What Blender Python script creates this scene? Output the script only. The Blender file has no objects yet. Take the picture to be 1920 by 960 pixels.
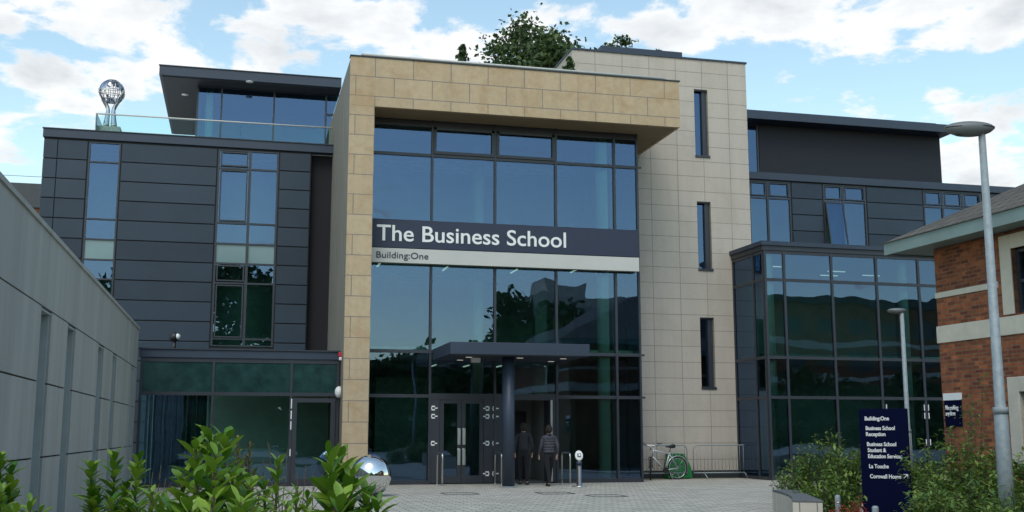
import bpy, bmesh, math, random
from mathutils import Vector, Matrix, Euler
R = math.radians
random.seed(7)
S = bpy.context.scene
COL = S.collection

# ------------------------------------------------------------------ camera
FPX, TH, PS, EYE = 2090.0, R(9.03), R(13.8), 1.5
cd = bpy.data.cameras.new('camera'); cam = bpy.data.objects.new('camera', cd); COL.objects.link(cam)
cam.location = (0, 0, EYE); cam.rotation_euler = (math.pi/2 + TH, 0, -PS)
cd.sensor_width = 36; cd.lens = 36*FPX/1920; cd.clip_start = 0.1; cd.clip_end = 2000
S.camera = cam
FW = Vector((math.sin(PS)*math.cos(TH), math.cos(PS)*math.cos(TH), math.sin(TH)))
RT = Vector((math.cos(PS), -math.sin(PS), 0)); UP = RT.cross(FW)
def ray(u, v): return FW*FPX + RT*(u-960) + UP*(480-v)
def py(u, v, Y):                      # where the sight line of a measured point meets the plane y = Y
    d = ray(u, v); return Vector((0, 0, EYE)) + d*(Y/d.y)
def ad(u, v, dist):                   # ... or a horizontal distance
    d = ray(u, v); return Vector((0, 0, EYE)) + d*(dist/math.hypot(d.x, d.y))
def gx(u, Y): return py(u, 812, Y).x

# ------------------------------------------------------------------ light
SUN_EL, SUN_AZ = R(52), R(205)        # azimuth clockwise from +Y
W = bpy.data.worlds.new('World'); S.world = W; W.use_nodes = True
nt = W.node_tree; N = nt.nodes; L = nt.links; N.clear()
def nd(t, **k):
    n = N.new(t)
    for a, b in k.items(): setattr(n, a, b)
    return n
sky = nd('ShaderNodeTexSky', sky_type='NISHITA', sun_disc=False)
sky.sun_elevation = SUN_EL; sky.sun_rotation = SUN_AZ; sky.air_density = 1.2; sky.dust_density = 0.6; sky.ozone_density = 1.0
tc = nd('ShaderNodeTexCoord')
sep = nd('ShaderNodeSeparateXYZ'); L.new(tc.outputs['Generated'], sep.inputs[0])
def mth(op, a, b=None, c=None, clamp=False):
    n = nd('ShaderNodeMath', operation=op, use_clamp=clamp)
    for i, x in enumerate((a, b, c)):
        if x is None: continue
        if isinstance(x, (int, float)): n.inputs[i].default_value = x
        else: L.new(x, n.inputs[i])
    return n.outputs[0]
# cloud layer seen on a plane overhead
zc = mth('MAXIMUM', sep.outputs[2], 0.0); zc = mth('ADD', zc, 0.22)
cx_ = mth('DIVIDE', sep.outputs[0], zc); cy_ = mth('DIVIDE', sep.outputs[1], zc)
comb = nd('ShaderNodeCombineXYZ'); L.new(cx_, comb.inputs[0]); L.new(cy_, comb.inputs[1])
n1 = nd('ShaderNodeTexNoise'); n1.inputs['Scale'].default_value = 5.2; n1.inputs['Detail'].default_value = 11; n1.inputs['Roughness'].default_value = 0.6; n1.inputs['Distortion'].default_value = 0.15
L.new(comb.outputs[0], n1.inputs['Vector'])
n2 = nd('ShaderNodeTexNoise'); n2.inputs['Scale'].default_value = 4.5; n2.inputs['Detail'].default_value = 7
L.new(comb.outputs[0], n2.inputs['Vector'])
dens = mth('MULTIPLY', mth('SUBTRACT', n1.outputs['Fac'], 0.5), 6.0)
blob_sum = None
# measured cloud banks: (image u, v, half width, half height, weight)
BL = [(330, 30, 430, 75, 1.15), (620, 55, 330, 70, 1.05), (790, 70, 180, 60, .9), (160, 130, 240, 55, .72), (270, 170, 150, 50, .7), (20, 240, 110, 45, 1.0), (120, 200, 120, 30, .55),
      (1140, 60, 260, 50, .95), (960, 40, 90, 50, .6), (1620, 20, 330, 75, 1.2), (1740, 60, 170, 45, .9), (1450, 150, 55, 28, .85),
      (1765, 178, 48, 20, .8), (1870, 260, 200, 75, .95), (1640, 190, 260, 26, .5), (1860, 185, 70, 26, .6), (1900, 320, 160, 60, .8), (560, -200, 500, 70, 1.0), (1500, -220, 400, 70, 1.0)]
for (u, v, hw, hh, wt) in BL:
    d = ray(u, v).normalized()
    ex = RT; ez = RT.cross(d).normalized()
    mp = nd('ShaderNodeVectorMath', operation='SUBTRACT'); L.new(tc.outputs['Generated'], mp.inputs[0]); mp.inputs[1].default_value = d
    da = nd('ShaderNodeVectorMath', operation='DOT_PRODUCT'); L.new(mp.outputs[0], da.inputs[0]); da.inputs[1].default_value = ex*(FPX/hw)
    db = nd('ShaderNodeVectorMath', operation='DOT_PRODUCT'); L.new(mp.outputs[0], db.inputs[0]); db.inputs[1].default_value = ez*(FPX/hh)
    r2 = mth('ADD', mth('POWER', da.outputs['Value'], 2.0), mth('POWER', db.outputs['Value'], 2.0))
    dd = nd('ShaderNodeVectorMath', operation='DOT_PRODUCT'); L.new(tc.outputs['Generated'], dd.inputs[0]); dd.inputs[1].default_value = d
    front = mth('GREATER_THAN', dd.outputs['Value'], 0.3)
    g = mth('MULTIPLY', mth('MULTIPLY', mth('POWER', 2.718, mth('MULTIPLY', r2, -0.8)), wt), front)
    blob_sum = g if blob_sum is None else mth('MAXIMUM', blob_sum, g)
back = mth('MULTIPLY', mth('LESS_THAN', sep.outputs[1], 0.0), -0.05)
dsum = mth('ADD', mth('ADD', dens, mth('MULTIPLY', blob_sum, 1.3)), back)
mr = nd('ShaderNodeMapRange', interpolation_type='SMOOTHSTEP'); L.new(dsum, mr.inputs['Value'])
mr.inputs['From Min'].default_value = 0.62; mr.inputs['From Max'].default_value = 1.2
mask = mth('MULTIPLY', mr.outputs[0], 0.93)
# cloud tone: white edges, greyer thick bodies
mr2 = nd('ShaderNodeMapRange'); L.new(mth('ADD', dsum, mth('MULTIPLY', mth('SUBTRACT', n2.outputs['Fac'], 0.5), 5.0)), mr2.inputs['Value'])
mr2.inputs['From Min'].default_value = 1.0; mr2.inputs['From Max'].default_value = 2.8
ccol = nd('ShaderNodeMix', data_type='RGBA'); L.new(mr2.outputs[0], ccol.inputs[0])
ccol.inputs[6].default_value = (7.6, 7.6, 7.6, 1); ccol.inputs[7].default_value = (4.9, 5.15, 5.4, 1)
tint = nd('ShaderNodeMix', data_type='RGBA', blend_type='MULTIPLY'); tint.inputs[0].default_value = 1
L.new(sky.outputs[0], tint.inputs[6]); tint.inputs[7].default_value = (1.75, 1.75, 1.5, 1)
mx = nd('ShaderNodeMix', data_type='RGBA'); L.new(mask, mx.inputs[0]); L.new(tint.outputs[2], mx.inputs[6]); L.new(ccol.outputs[2], mx.inputs[7])
bg = nd('ShaderNodeBackground'); L.new(mx.outputs[2], bg.inputs[0]); bg.inputs[1].default_value = 0.12
wo = nd('ShaderNodeOutputWorld'); L.new(bg.outputs[0], wo.inputs[0])
sl = bpy.data.lights.new('sun', 'SUN'); sl.energy = 1.25; sl.angle = R(30); sl.color = (1, .97, .92)
sun = bpy.data.objects.new('sun', sl); COL.objects.link(sun)
sdir = Vector((math.sin(SUN_AZ)*math.cos(SUN_EL), math.cos(SUN_AZ)*math.cos(SUN_EL), math.sin(SUN_EL)))
sun.rotation_euler = sdir.to_track_quat('Z', 'Y').to_euler()
S.view_settings.view_transform = 'Standard'; S.view_settings.look = 'None'; S.view_settings.exposure = 0.2; S.view_settings.gamma = 1
S.render.engine = 'CYCLES'
S.cycles.max_bounces = 8; S.cycles.transparent_max_bounces = 12; S.cycles.caustics_reflective = False; S.cycles.caustics_refractive = False

# ------------------------------------------------------------------ materials
class MT:
    def __init__(s, name):
        s.m = bpy.data.materials.new(name); s.m.use_nodes = True; s.t = s.m.node_tree; s.n = s.t.nodes; s.l = s.t.links
        s.b = s.n['Principled BSDF']; s.out = s.n['Material Output']
    def node(s, t, **k):
        n = s.n.new(t)
        for a, b in k.items():
            if a in n.inputs.keys(): n.inputs[a].default_value = b
            else: setattr(n, a, b)
        return n
def rgba(c): return (c[0], c[1], c[2], 1)
def plain(name, col, rough=.6, metal=0, var=.15, scale=3, bump=0, streak=False, coord='Object', spec=.5, fine=0):
    M = MT(name); tcn = M.node('ShaderNodeTexCoord')
    mpn = M.node('ShaderNodeMapping'); M.l.new(tcn.outputs[coord], mpn.inputs[0])
    if streak: mpn.inputs['Scale'].default_value = (1, 1, .12)
    nz = M.node('ShaderNodeTexNoise', Scale=scale, Detail=6.0, Roughness=.6); M.l.new(mpn.outputs[0], nz.inputs['Vector'])
    r = M.node('ShaderNodeMapRange'); M.l.new(nz.outputs['Fac'], r.inputs['Value'])
    r.inputs['From Min'].default_value = .3; r.inputs['From Max'].default_value = .7
    r.inputs['To Min'].default_value = 1-var; r.inputs['To Max'].default_value = 1+var
    h = M.node('ShaderNodeVectorMath', operation='SCALE'); h.inputs[0].default_value = col[:3]; M.l.new(r.outputs[0], h.inputs['Scale'])
    M.l.new(h.outputs[0], M.b.inputs['Base Color'])
    M.b.inputs['Roughness'].default_value = rough; M.b.inputs['Metallic'].default_value = metal
    M.b.inputs['Specular IOR Level'].default_value = spec
    if bump:
        n3 = M.node('ShaderNodeTexNoise', Scale=fine or scale*8, Detail=5.0); M.l.new(tcn.outputs[coord], n3.inputs['Vector'])
        bp = M.node('ShaderNodeBump', Strength=bump, Distance=.02); M.l.new(n3.outputs['Fac'], bp.inputs['Height']); M.l.new(bp.outputs[0], M.b.inputs['Normal'])
    return M.m
def bricks(name, c1, c2, mortar, w, h, ms, off=.5, shift=(0, 0), rough=.8, blot=None, blotscale=1.2, bump=.3, bias=0, fine=.12, noise_scale=14, smooth=.1, streak=0):
    M = MT(name); uv = M.node('ShaderNodeUVMap'); uv.uv_map = 'UVMap'
    mp = M.node('ShaderNodeMapping'); mp.inputs['Location'].default_value = (shift[0], shift[1], 0); M.l.new(uv.outputs[0], mp.inputs[0])
    br = M.node('ShaderNodeTexBrick'); M.l.new(mp.outputs[0], br.inputs['Vector'])
    br.offset = off; br.inputs['Scale'].default_value = 1; br.inputs['Brick Width'].default_value = w; br.inputs['Row Height'].default_value = h
    br.inputs['Mortar Size'].default_value = ms; br.inputs['Mortar Smooth'].default_value = smooth; br.inputs['Bias'].default_value = bias
    br.inputs['Color1'].default_value = rgba(c1); br.inputs['Color2'].default_value = rgba(c2); br.inputs['Mortar'].default_value = rgba(mortar)
    nz = M.node('ShaderNodeTexNoise', Scale=noise_scale, Detail=6.0, Roughness=.65); M.l.new(mp.outputs[0], nz.inputs['Vector'])
    r = M.node('ShaderNodeMapRange'); M.l.new(nz.outputs['Fac'], r.inputs['Value']); r.inputs['To Min'].default_value = 1-fine*2; r.inputs['To Max'].default_value = 1+fine*2
    h1 = M.node('ShaderNodeVectorMath', operation='SCALE'); M.l.new(br.outputs['Color'], h1.inputs[0]); M.l.new(r.outputs[0], h1.inputs['Scale'])
    last = h1.outputs[0]
    if streak:
        ms_ = M.node('ShaderNodeMapping'); ms_.inputs['Scale'].default_value = (1, .09, 1); M.l.new(uv.outputs[0], ms_.inputs[0])
        ns = M.node('ShaderNodeTexNoise', Scale=2.6, Detail=5.0, Roughness=.7); M.l.new(ms_.outputs[0], ns.inputs['Vector'])
        rs = M.node('ShaderNodeMapRange'); M.l.new(ns.outputs['Fac'], rs.inputs['Value']); rs.inputs['From Min'].default_value = .35; rs.inputs['From Max'].default_value = .6; rs.inputs['To Min'].default_value = 1-streak; rs.inputs['To Max'].default_value = 1.03
        hs = M.node('ShaderNodeVectorMath', operation='SCALE'); M.l.new(last, hs.inputs[0]); M.l.new(rs.outputs[0], hs.inputs['Scale']); last = hs.outputs[0]
    if blot:
        n2 = M.node('ShaderNodeTexNoise', Scale=blotscale, Detail=7.0, Roughness=.7, Distortion=.6); M.l.new(mp.outputs[0], n2.inputs['Vector'])
        r2 = M.node('ShaderNodeMapRange'); M.l.new(n2.outputs['Fac'], r2.inputs['Value']); r2.inputs['From Min'].default_value = .5; r2.inputs['From Max'].default_value = .72; r2.inputs['To Max'].default_value = .6
        mm = M.node('ShaderNodeMix', data_type='RGBA'); M.l.new(r2.outputs[0], mm.inputs[0]); M.l.new(last, mm.inputs[6]); mm.inputs[7].default_value = rgba(blot); last = mm.outputs[2]
    M.l.new(last, M.b.inputs['Base Color']); M.b.inputs['Roughness'].default_value = rough
    inv = M.node('ShaderNodeMath', operation='MULTIPLY_ADD'); M.l.new(br.outputs['Fac'], inv.inputs[0]); inv.inputs[1].default_value = -1; inv.inputs[2].default_value = 1
    ad_ = M.node('ShaderNodeMath', operation='MULTIPLY_ADD'); M.l.new(nz.outputs['Fac'], ad_.inputs[0]); ad_.inputs[1].default_value = .4; M.l.new(inv.outputs[0], ad_.inputs[2])
    bp = M.node('ShaderNodeBump', Strength=bump, Distance=.01); M.l.new(ad_.outputs[0], bp.inputs['Height']); M.l.new(bp.outputs[0], M.b.inputs['Normal'])
    return M.m
def glass(name, refl=(.40, .60, .98), trans=(.48, .86, .77), ior=2.4, wav=.007):
    M = MT(name); M.n.remove(M.b)
    gl = M.node('ShaderNodeBsdfGlossy', Roughness=0.0); gl.inputs['Color'].default_value = rgba(refl)
    tr = M.node('ShaderNodeBsdfTransparent'); tr.inputs['Color'].default_value = rgba(trans)
    fr = M.node('ShaderNodeFresnel', IOR=ior)
    tcn = M.node('ShaderNodeTexCoord'); nz = M.node('ShaderNodeTexNoise', Scale=.55, Detail=1.5); M.l.new(tcn.outputs['Object'], nz.inputs['Vector'])
    bp = M.node('ShaderNodeBump', Strength=1.0, Distance=wav); M.l.new(nz.outputs['Fac'], bp.inputs['Height']); M.l.new(bp.outputs[0], gl.inputs['Normal'])
    ms = M.node('ShaderNodeMixShader'); M.l.new(fr.outputs[0], ms.inputs[0]); M.l.new(tr.outputs[0], ms.inputs[1]); M.l.new(gl.outputs[0], ms.inputs[2])
    M.l.new(ms.outputs[0], M.out.inputs[0]); return M.m
def leafmat(name, c1, c2, trans=.35, rough=.42):
    M = MT(name); g = M.node('ShaderNodeNewGeometry')
    mm = M.node('ShaderNodeMix', data_type='RGBA'); M.l.new(g.outputs['Random Per Island'], mm.inputs[0]); mm.inputs[6].default_value = rgba(c1); mm.inputs[7].default_value = rgba(c2)
    M.l.new(mm.outputs[2], M.b.inputs['Base Color']); M.b.inputs['Roughness'].default_value = rough
    tl = M.node('ShaderNodeBsdfTranslucent'); M.l.new(mm.outputs[2], tl.inputs[0])
    ms = M.node('ShaderNodeMixShader'); ms.inputs[0].default_value = trans; M.l.new(M.b.outputs[0], ms.inputs[1]); M.l.new(tl.outputs[0], ms.inputs[2])
    M.l.new(ms.outputs[0], M.out.inputs[0]); return M.m
def emit(name, col, st):
    M = MT(name); M.b.inputs['Base Color'].default_value = rgba(col); M.b.inputs['Emission Color'].default_value = rgba(col); M.b.inputs['Emission Strength'].default_value = st; return M.m

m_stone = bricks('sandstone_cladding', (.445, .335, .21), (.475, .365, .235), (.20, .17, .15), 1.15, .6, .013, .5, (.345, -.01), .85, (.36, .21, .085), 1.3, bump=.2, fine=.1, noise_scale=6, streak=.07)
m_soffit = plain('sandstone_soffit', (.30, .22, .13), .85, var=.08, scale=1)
m_conc = plain('board_concrete', (.20, .185, .155), .85, var=.22, scale=5, streak=True, bump=.3)
m_tile = bricks('pale_stone_cladding', (.46, .405, .345), (.48, .425, .365), (.19, .165, .14), 1.0, .545, .009, 0, (-17.48+.72+17, -.08), .8, (.385, .335, .275), .7, bump=.15, fine=.06, streak=.05)
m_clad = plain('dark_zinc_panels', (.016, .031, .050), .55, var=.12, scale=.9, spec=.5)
def islands(m, amt=.14, ra=.12):
    t = m.node_tree; b = t.nodes['Principled BSDF']; g = t.nodes.new('ShaderNodeNewGeometry'); mr_ = t.nodes.new('ShaderNodeMapRange'); t.links.new(g.outputs['Random Per Island'], mr_.inputs['Value'])
    mr_.inputs['To Min'].default_value = 1-amt; mr_.inputs['To Max'].default_value = 1+amt
    v = t.nodes.new('ShaderNodeVectorMath'); v.operation = 'SCALE'; src = b.inputs['Base Color'].links[0].from_socket; t.links.new(src, v.inputs[0]); t.links.new(mr_.outputs[0], v.inputs['Scale']); t.links.new(v.outputs[0], b.inputs['Base Color'])
    m2 = t.nodes.new('ShaderNodeMapRange'); t.links.new(g.outputs['Random Per Island'], m2.inputs['Value']); r0 = b.inputs['Roughness'].default_value; m2.inputs['To Min'].default_value = r0+ra; m2.inputs['To Max'].default_value = r0-ra; t.links.new(m2.outputs[0], b.inputs['Roughness'])
islands(m_clad)
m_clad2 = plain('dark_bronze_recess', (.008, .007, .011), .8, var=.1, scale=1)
m_dark = plain('dark_joint', (.012, .013, .016), .7)
m_frame = plain('aluminium_frame_dark', (.03, .034, .044), .4, var=.08)
m_fascia = plain('roof_fascia_metal', (.028, .041, .066), .5, var=.1, scale=.8)
m_roofsoff = plain('roof_soffit', (.022, .024, .028), .6, var=.1)
m_mesh = plain('charcoal_cladding', (.007, .010, .018), .7, var=.12, scale=6)
m_glass = glass('tinted_glass')
m_glass_clear = glass('clear_glass', (.8, .9, 1), (.90, .98, .95), 1.2, .002)
m_spandrel = plain('spandrel_glass', (.13, .21, .22), .12, var=.06, scale=1, spec=.8)
m_steel = plain('brushed_steel', (.62, .62, .6), .3, 1, var=.08)
m_galv = plain('galvanised_steel', (.27, .31, .32), .6, .2, var=.16, scale=14, bump=.15)
m_head = plain('lamp_housing', (.15, .16, .16), .5, .1, var=.1)
m_mirror = plain('polished_steel', (.78, .78, .77), .03, 1, var=.01)
m_chrome = plain('dark_chrome', (.42, .43, .46), .12, 1, var=.1)
m_sign = plain('navy_sign', (.020, .028, .056), .55, var=.04)
m_sign2 = plain('pale_sign', (.52, .51, .47), .5, var=.04, scale=1)
m_white = plain('white_paint', (.78, .78, .76), .5, var=.03)
m_black = plain('black_plastic', (.012, .012, .014), .45)
m_red = plain('red_plastic', (.5, .02, .04), .4)
m_green = plain('green_plastic', (.008, .16, .04), .5, var=.15, scale=6)
m_navy = plain('navy_totem', (.003, .005, .026), .8, var=.05, spec=.04)
m_brick = bricks('red_brick', (.12, .030, .015), (.38, .110, .036), (.19, .115, .065), .235, .078, .011, .5, (0, 0), .9, (.15, .055, .04), 3.2, bump=.6, fine=.35, noise_scale=5, streak=.2)
m_caststone = plain('cast_stone', (.56, .51, .42), .8, var=.1, scale=3, bump=.15)
m_eave = plain('green_grey_fascia', (.20, .27, .26), .55, var=.12, scale=1.3)
m_rooftile = bricks('roof_tiles', (.085, .07, .055), (.13, .11, .085), (.05, .045, .04), .3, .3, .03, .5, (0, 0), .9, bump=.8, fine=.25)
m_wallpanel = plain('grey_render_panels', (.37, .37, .34), .7, var=.16, scale=1.6, bump=.12, fine=30, streak=True)
m_pav = bricks('block_paving', (.38, .36, .31), (.52, .49, .42), (.13, .12, .10), .42, .21, .017, .5, (0, 0), .92, (.33, .32, .25), .5, bump=.5, fine=.22, noise_scale=3)
m_soil = plain('soil', (.07, .055, .04), .95, var=.35, scale=8, bump=.8)
m_moss = plain('mossy_gravel', (.22, .22, .12), .95, var=.4, scale=9, bump=.8)
m_floor = plain('interior_floor', (.4, .4, .38), .4)
m_iwall = plain('interior_wall', (.36, .37, .35), .8, var=.2, scale=.6)
m_col = plain('interior_column_paint', (.9, .92, .9), .5, var=.04)
m_slab = plain('interior_slab_edge', (.88, .9, .88), .5)
m_curtain = plain('interior_curtain', (.22, .24, .25), .8, var=.2, scale=3)
m_bark = plain('bark', (.10, .075, .05), .9, var=.3, scale=12, bump=.8)
m_leafA = leafmat('glossy_leaf', (.05, .17, .012), (.32, .48, .05), .3)
m_leafB = leafmat('small_leaf', (.04, .12, .015), (.24, .33, .06), .3, .5)
m_leafY = leafmat('yellow_leaf', (.10, .16, .02), (.26, .24, .04), .3, .5)
m_leafR = leafmat('red_leaf', (.35, .03, .015), (.45, .08, .03), .3, .5)
m_leafT = leafmat('tree_leaf', (.02, .05, .015), (.09, .14, .035), .25, .6)
m_lit = emit('lit_luminaire', (1, .95, .85), .4)
m_slate = plain('dark_slate', (.05, .055, .062), .6, var=.1, scale=6)
m_skin = plain('skin', (.45, .26, .18), .55)
m_jacket = plain('puffer_grey', (.045, .045, .058), .7, var=.1)
m_jersey = plain('dark_grey_jumper', (.022, .022, .03), .85)
m_trous = plain('black_trousers', (.008, .008, .011), .95)
m_hair = plain('dark_hair', (.02, .014, .01), .85)
m_rubber = plain('rubber', (.015, .015, .015), .8)
m_bike = plain('bike_frame_silver', (.5, .51, .52), .35, .3)

# ------------------------------------------------------------------ builders
OFF = {}
def root(name, loc, label, cat, group=None, rz=0):
    o = bpy.data.objects.new(name, None); COL.objects.link(o); o.location = loc; o.rotation_euler.z = rz
    o['label'] = label; o['category'] = cat
    if group: o['group'] = group
    OFF[o] = Vector(loc); o.empty_display_size = .2
    return o
class MB:
    def __init__(s, T=None): s.v = []; s.f = []; s.T = T; s.loc = []; s.sm = []
    def face(s, pts, smooth=False):
        i = len(s.v)
        for p in pts: s.v.append(Vector(p))
        s.f.append(tuple(range(i, i+len(pts)))); s.sm.append(smooth)
    def box(s, x0, x1, y0, y1, z0, z1):
        if x0 > x1: x0, x1 = x1, x0
        if y0 > y1: y0, y1 = y1, y0
        if z0 > z1: z0, z1 = z1, z0
        i = len(s.v)
        for z in (z0, z1):
            for x, y in ((x0, y0), (x1, y0), (x1, y1), (x0, y1)): s.v.append(Vector((x, y, z)))
        for q in ((0,3,2,1),(4,5,6,7),(0,1,5,4),(1,2,6,5),(2,3,7,6),(3,0,4,7)):
            s.f.append(tuple(i+k for k in q)); s.sm.append(False)
        return s
    def prism(s, poly, z0, z1):        # poly in xy, counter-clockwise
        n = len(poly); i = len(s.v)
        for z in (z0, z1):
            for p in poly: s.v.append(Vector((p[0], p[1], z)))
        s.f.append(tuple(i+k for k in range(n))[::-1]); s.f.append(tuple(i+n+k for k in range(n))); s.sm += [False, False]
        for k in range(n):
            j = (k+1) % n; s.f.append((i+k, i+j, i+n+j, i+n+k)); s.sm.append(False)
        return s
    def tube(s, path, r, n=8, cap=True, smooth=True):
        P = [Vector(p) for p in path]; rs = r if isinstance(r, (list, tuple)) else [r]*len(P)
        i = len(s.v); prev = None
        for k, p in enumerate(P):
            t = (P[min(k+1, len(P)-1)]-P[max(k-1, 0)]).normalized()
            if prev is None:
                a = t.orthogonal().normalized()
            else:
                a = (prev - t*prev.dot(t)).normalized()
            prev = a; b = t.cross(a)
            for q in range(n):
                an = 2*math.pi*q/n; s.v.append(p+(a*math.cos(an)+b*math.sin(an))*rs[k])
        for k in range(len(P)-1):
            for q in range(n):
                w = (q+1) % n; s.f.append((i+k*n+q, i+k*n+w, i+(k+1)*n+w, i+(k+1)*n+q)); s.sm.append(smooth)
        if cap:
            s.f.append(tuple(i+q for q in range(n))[::-1]); s.f.append(tuple(i+(len(P)-1)*n+q for q in range(n))); s.sm += [False, False]
        return s
    def lathe(s, prof, c=(0, 0, 0), n=24, smooth=True, sx=1, sy=1):
        i = len(s.v)
        for (r, z) in prof:
            for q in range(n):
                a = 2*math.pi*q/n; s.v.append(Vector((c[0]+r*math.cos(a)*sx, c[1]+r*math.sin(a)*sy, c[2]+z)))
        for k in range(len(prof)-1):
            for q in range(n):
                w = (q+1) % n; s.f.append((i+k*n+q, i+k*n+w, i+(k+1)*n+w, i+(k+1)*n+q)); s.sm.append(smooth)
        s.f.append(tuple(i+q for q in range(n))[::-1]); s.f.append(tuple(i+(len(prof)-1)*n+q for q in range(n))); s.sm += [smooth, smooth]
        return s
    def sphere(s, c, r, n=16, m=10, sc=(1, 1, 1)):
        prof = [(max(1e-4, r*math.sin(math.pi*k/m)), -r*math.cos(math.pi*k/m)*sc[2]) for k in range(m+1)]
        return s.lathe(prof, c, n, True, sc[0], sc[1])
    def torus(s, c, R_, r, axis='y', n=32, m=6, a0=0, a1=2*math.pi):
        full = abs(a1-a0-2*math.pi) < 1e-6; pts = []
        for k in range(n+1):
            a = a0+(a1-a0)*k/n
            if axis == 'y': pts.append(Vector(c)+Vector((math.cos(a)*R_, 0, math.sin(a)*R_)))
            else: pts.append(Vector(c)+Vector((0, math.cos(a)*R_, math.sin(a)*R_)))
        return s.tube(pts, r, m, cap=not full)
    def xf(s, M):
        s.v = [M @ p for p in s.v]; return s
    def build(s, name, mat, parent=None, bevel=0, tag=None, M=None, kind=None):
        uvs = []
        me = bpy.data.meshes.new(name)
        off = OFF.get(parent, Vector((0, 0, 0))) if parent is not None else Vector((0, 0, 0))
        lv = s.v
        wv = [M @ p for p in lv] if M else lv
        me.from_pydata([p-off for p in wv], [], s.f)
        ul = me.uv_layers.new(name='UVMap'); k = 0; data = []
        for f in s.f:
            P = [lv[i] for i in f]; n = Vector((0, 0, 0))
            for a in range(len(P)): n += P[a].cross(P[(a+1) % len(P)])
            ax, ay, az = abs(n.x), abs(n.y), abs(n.z)
            for p in P:
                if az >= ax and az >= ay: data += [p.x, p.y]
                elif ay >= ax: data += [p.x, p.z]
                else: data += [p.y, p.z]
        ul.data.foreach_set('uv', data)
        me.polygons.foreach_set('use_smooth', s.sm)
        me.materials.append(mat); me.validate(); me.update()
        o = bpy.data.objects.new(name, me); COL.objects.link(o)
        if parent is not None: o.parent = parent; OFF[o] = off
        if bevel:
            b = o.modifiers.new('bevel', 'BEVEL'); b.width = bevel; b.segments = 2; b.limit_method = 'ANGLE'; b.harden_normals = False
        if tag: o['label'], o['category'] = tag[:2]
        if kind: o['kind'] = kind
        return o
def copy_tree(o, parent=None):
    c = o.copy(); COL.objects.link(c)
    if parent is not None: c.parent = parent
    for ch in list(o.children): copy_tree(ch, c)
    return c
def wall(mb, x0, x1, z0, z1, Y, holes, reveal, depth, cap=True):
    xs = sorted({x0, x1, *[h[0] for h in holes], *[h[1] for h in holes]}); zs = sorted({z0, z1, *[h[2] for h in holes], *[h[3] for h in holes]})
    for a, b in zip(xs, xs[1:]):
        for c, d in zip(zs, zs[1:]):
            if any(h[0] <= a+1e-6 and b <= h[1]+1e-6 and h[2] <= c+1e-6 and d <= h[3]+1e-6 for h in holes): continue
            mb.face([(a, Y, c), (b, Y, c), (b, Y, d), (a, Y, d)])
    for (a, b, c, d) in holes:
        y = Y+reveal
        mb.face([(a, Y, c), (a, Y, d), (a, y, d), (a, y, c)]); mb.face([(b, Y, c), (b, y, c), (b, y, d), (b, Y, d)])
        if abs(d-12.56) > 1e-4: mb.face([(a, Y, d), (b, Y, d), (b, y, d), (a, y, d)])
        if abs(c-12.56) > 1e-4: mb.face([(a, Y, c), (a, y, c), (b, y, c), (b, Y, c)])
    y = Y+depth
    mb.face([(x0, Y, z0), (x0, Y, z1), (x0, y, z1), (x0, y, z0)]); mb.face([(x1, Y, z0), (x1, y, z0), (x1, y, z1), (x1, Y, z1)])
    if cap: mb.face([(x0, Y, z1), (x1, Y, z1), (x1, y, z1), (x0, y, z1)])
    mb.face([(x0, y, z0), (x0, y, z1), (x1, y, z1), (x1, y, z0)])
def text(body, size, mat, name, parent, loc, sx=1.0, space=1.0, bold=0.0, face_rot=0):
    cu = bpy.data.curves.new(name, 'FONT'); cu.body = body; cu.size = size; cu.extrude = .012; cu.offset = bold; cu.space_character = space; cu.resolution_u = 4
    t = bpy.data.objects.new('t', cu); COL.objects.link(t); bpy.context.view_layer.update()
    me = bpy.data.meshes.new_from_object(t.evaluated_get(bpy.context.evaluated_depsgraph_get())); bpy.data.objects.remove(t)
    w = max(v.co.x for v in me.vertices)
    Mx = Matrix.Translation(Vector(loc)-OFF.get(parent, Vector())) @ Matrix.Rotation(face_rot, 4, 'Z') @ Matrix.Rotation(math.pi/2, 4, 'X') @ Matrix.Diagonal((sx, 1, 1, 1))
    me.transform(Mx); me.name = name; me.materials.clear(); me.materials.append(mat)
    o = bpy.data.objects.new(name, me); COL.objects.link(o); o.parent = parent; OFF[o] = OFF.get(parent, Vector())
    return o, w*sx
def pane(name, parent, x0, x1, z0, z1, Y, mat=m_glass, jit=.0022):
    a, b = random.uniform(-jit, jit), random.uniform(-jit, jit)
    mb = MB(); cxm, czm = (x0+x1)/2, (z0+z1)/2
    f = lambda x, z: Y+(x-cxm)*a+(z-czm)*b
    mb.face([(x0, f(x0, z0), z0), (x1, f(x1, z0), z0), (x1, f(x1, z1), z1), (x0, f(x0, z1), z1)])
    return mb.build(name, mat, parent)
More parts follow.
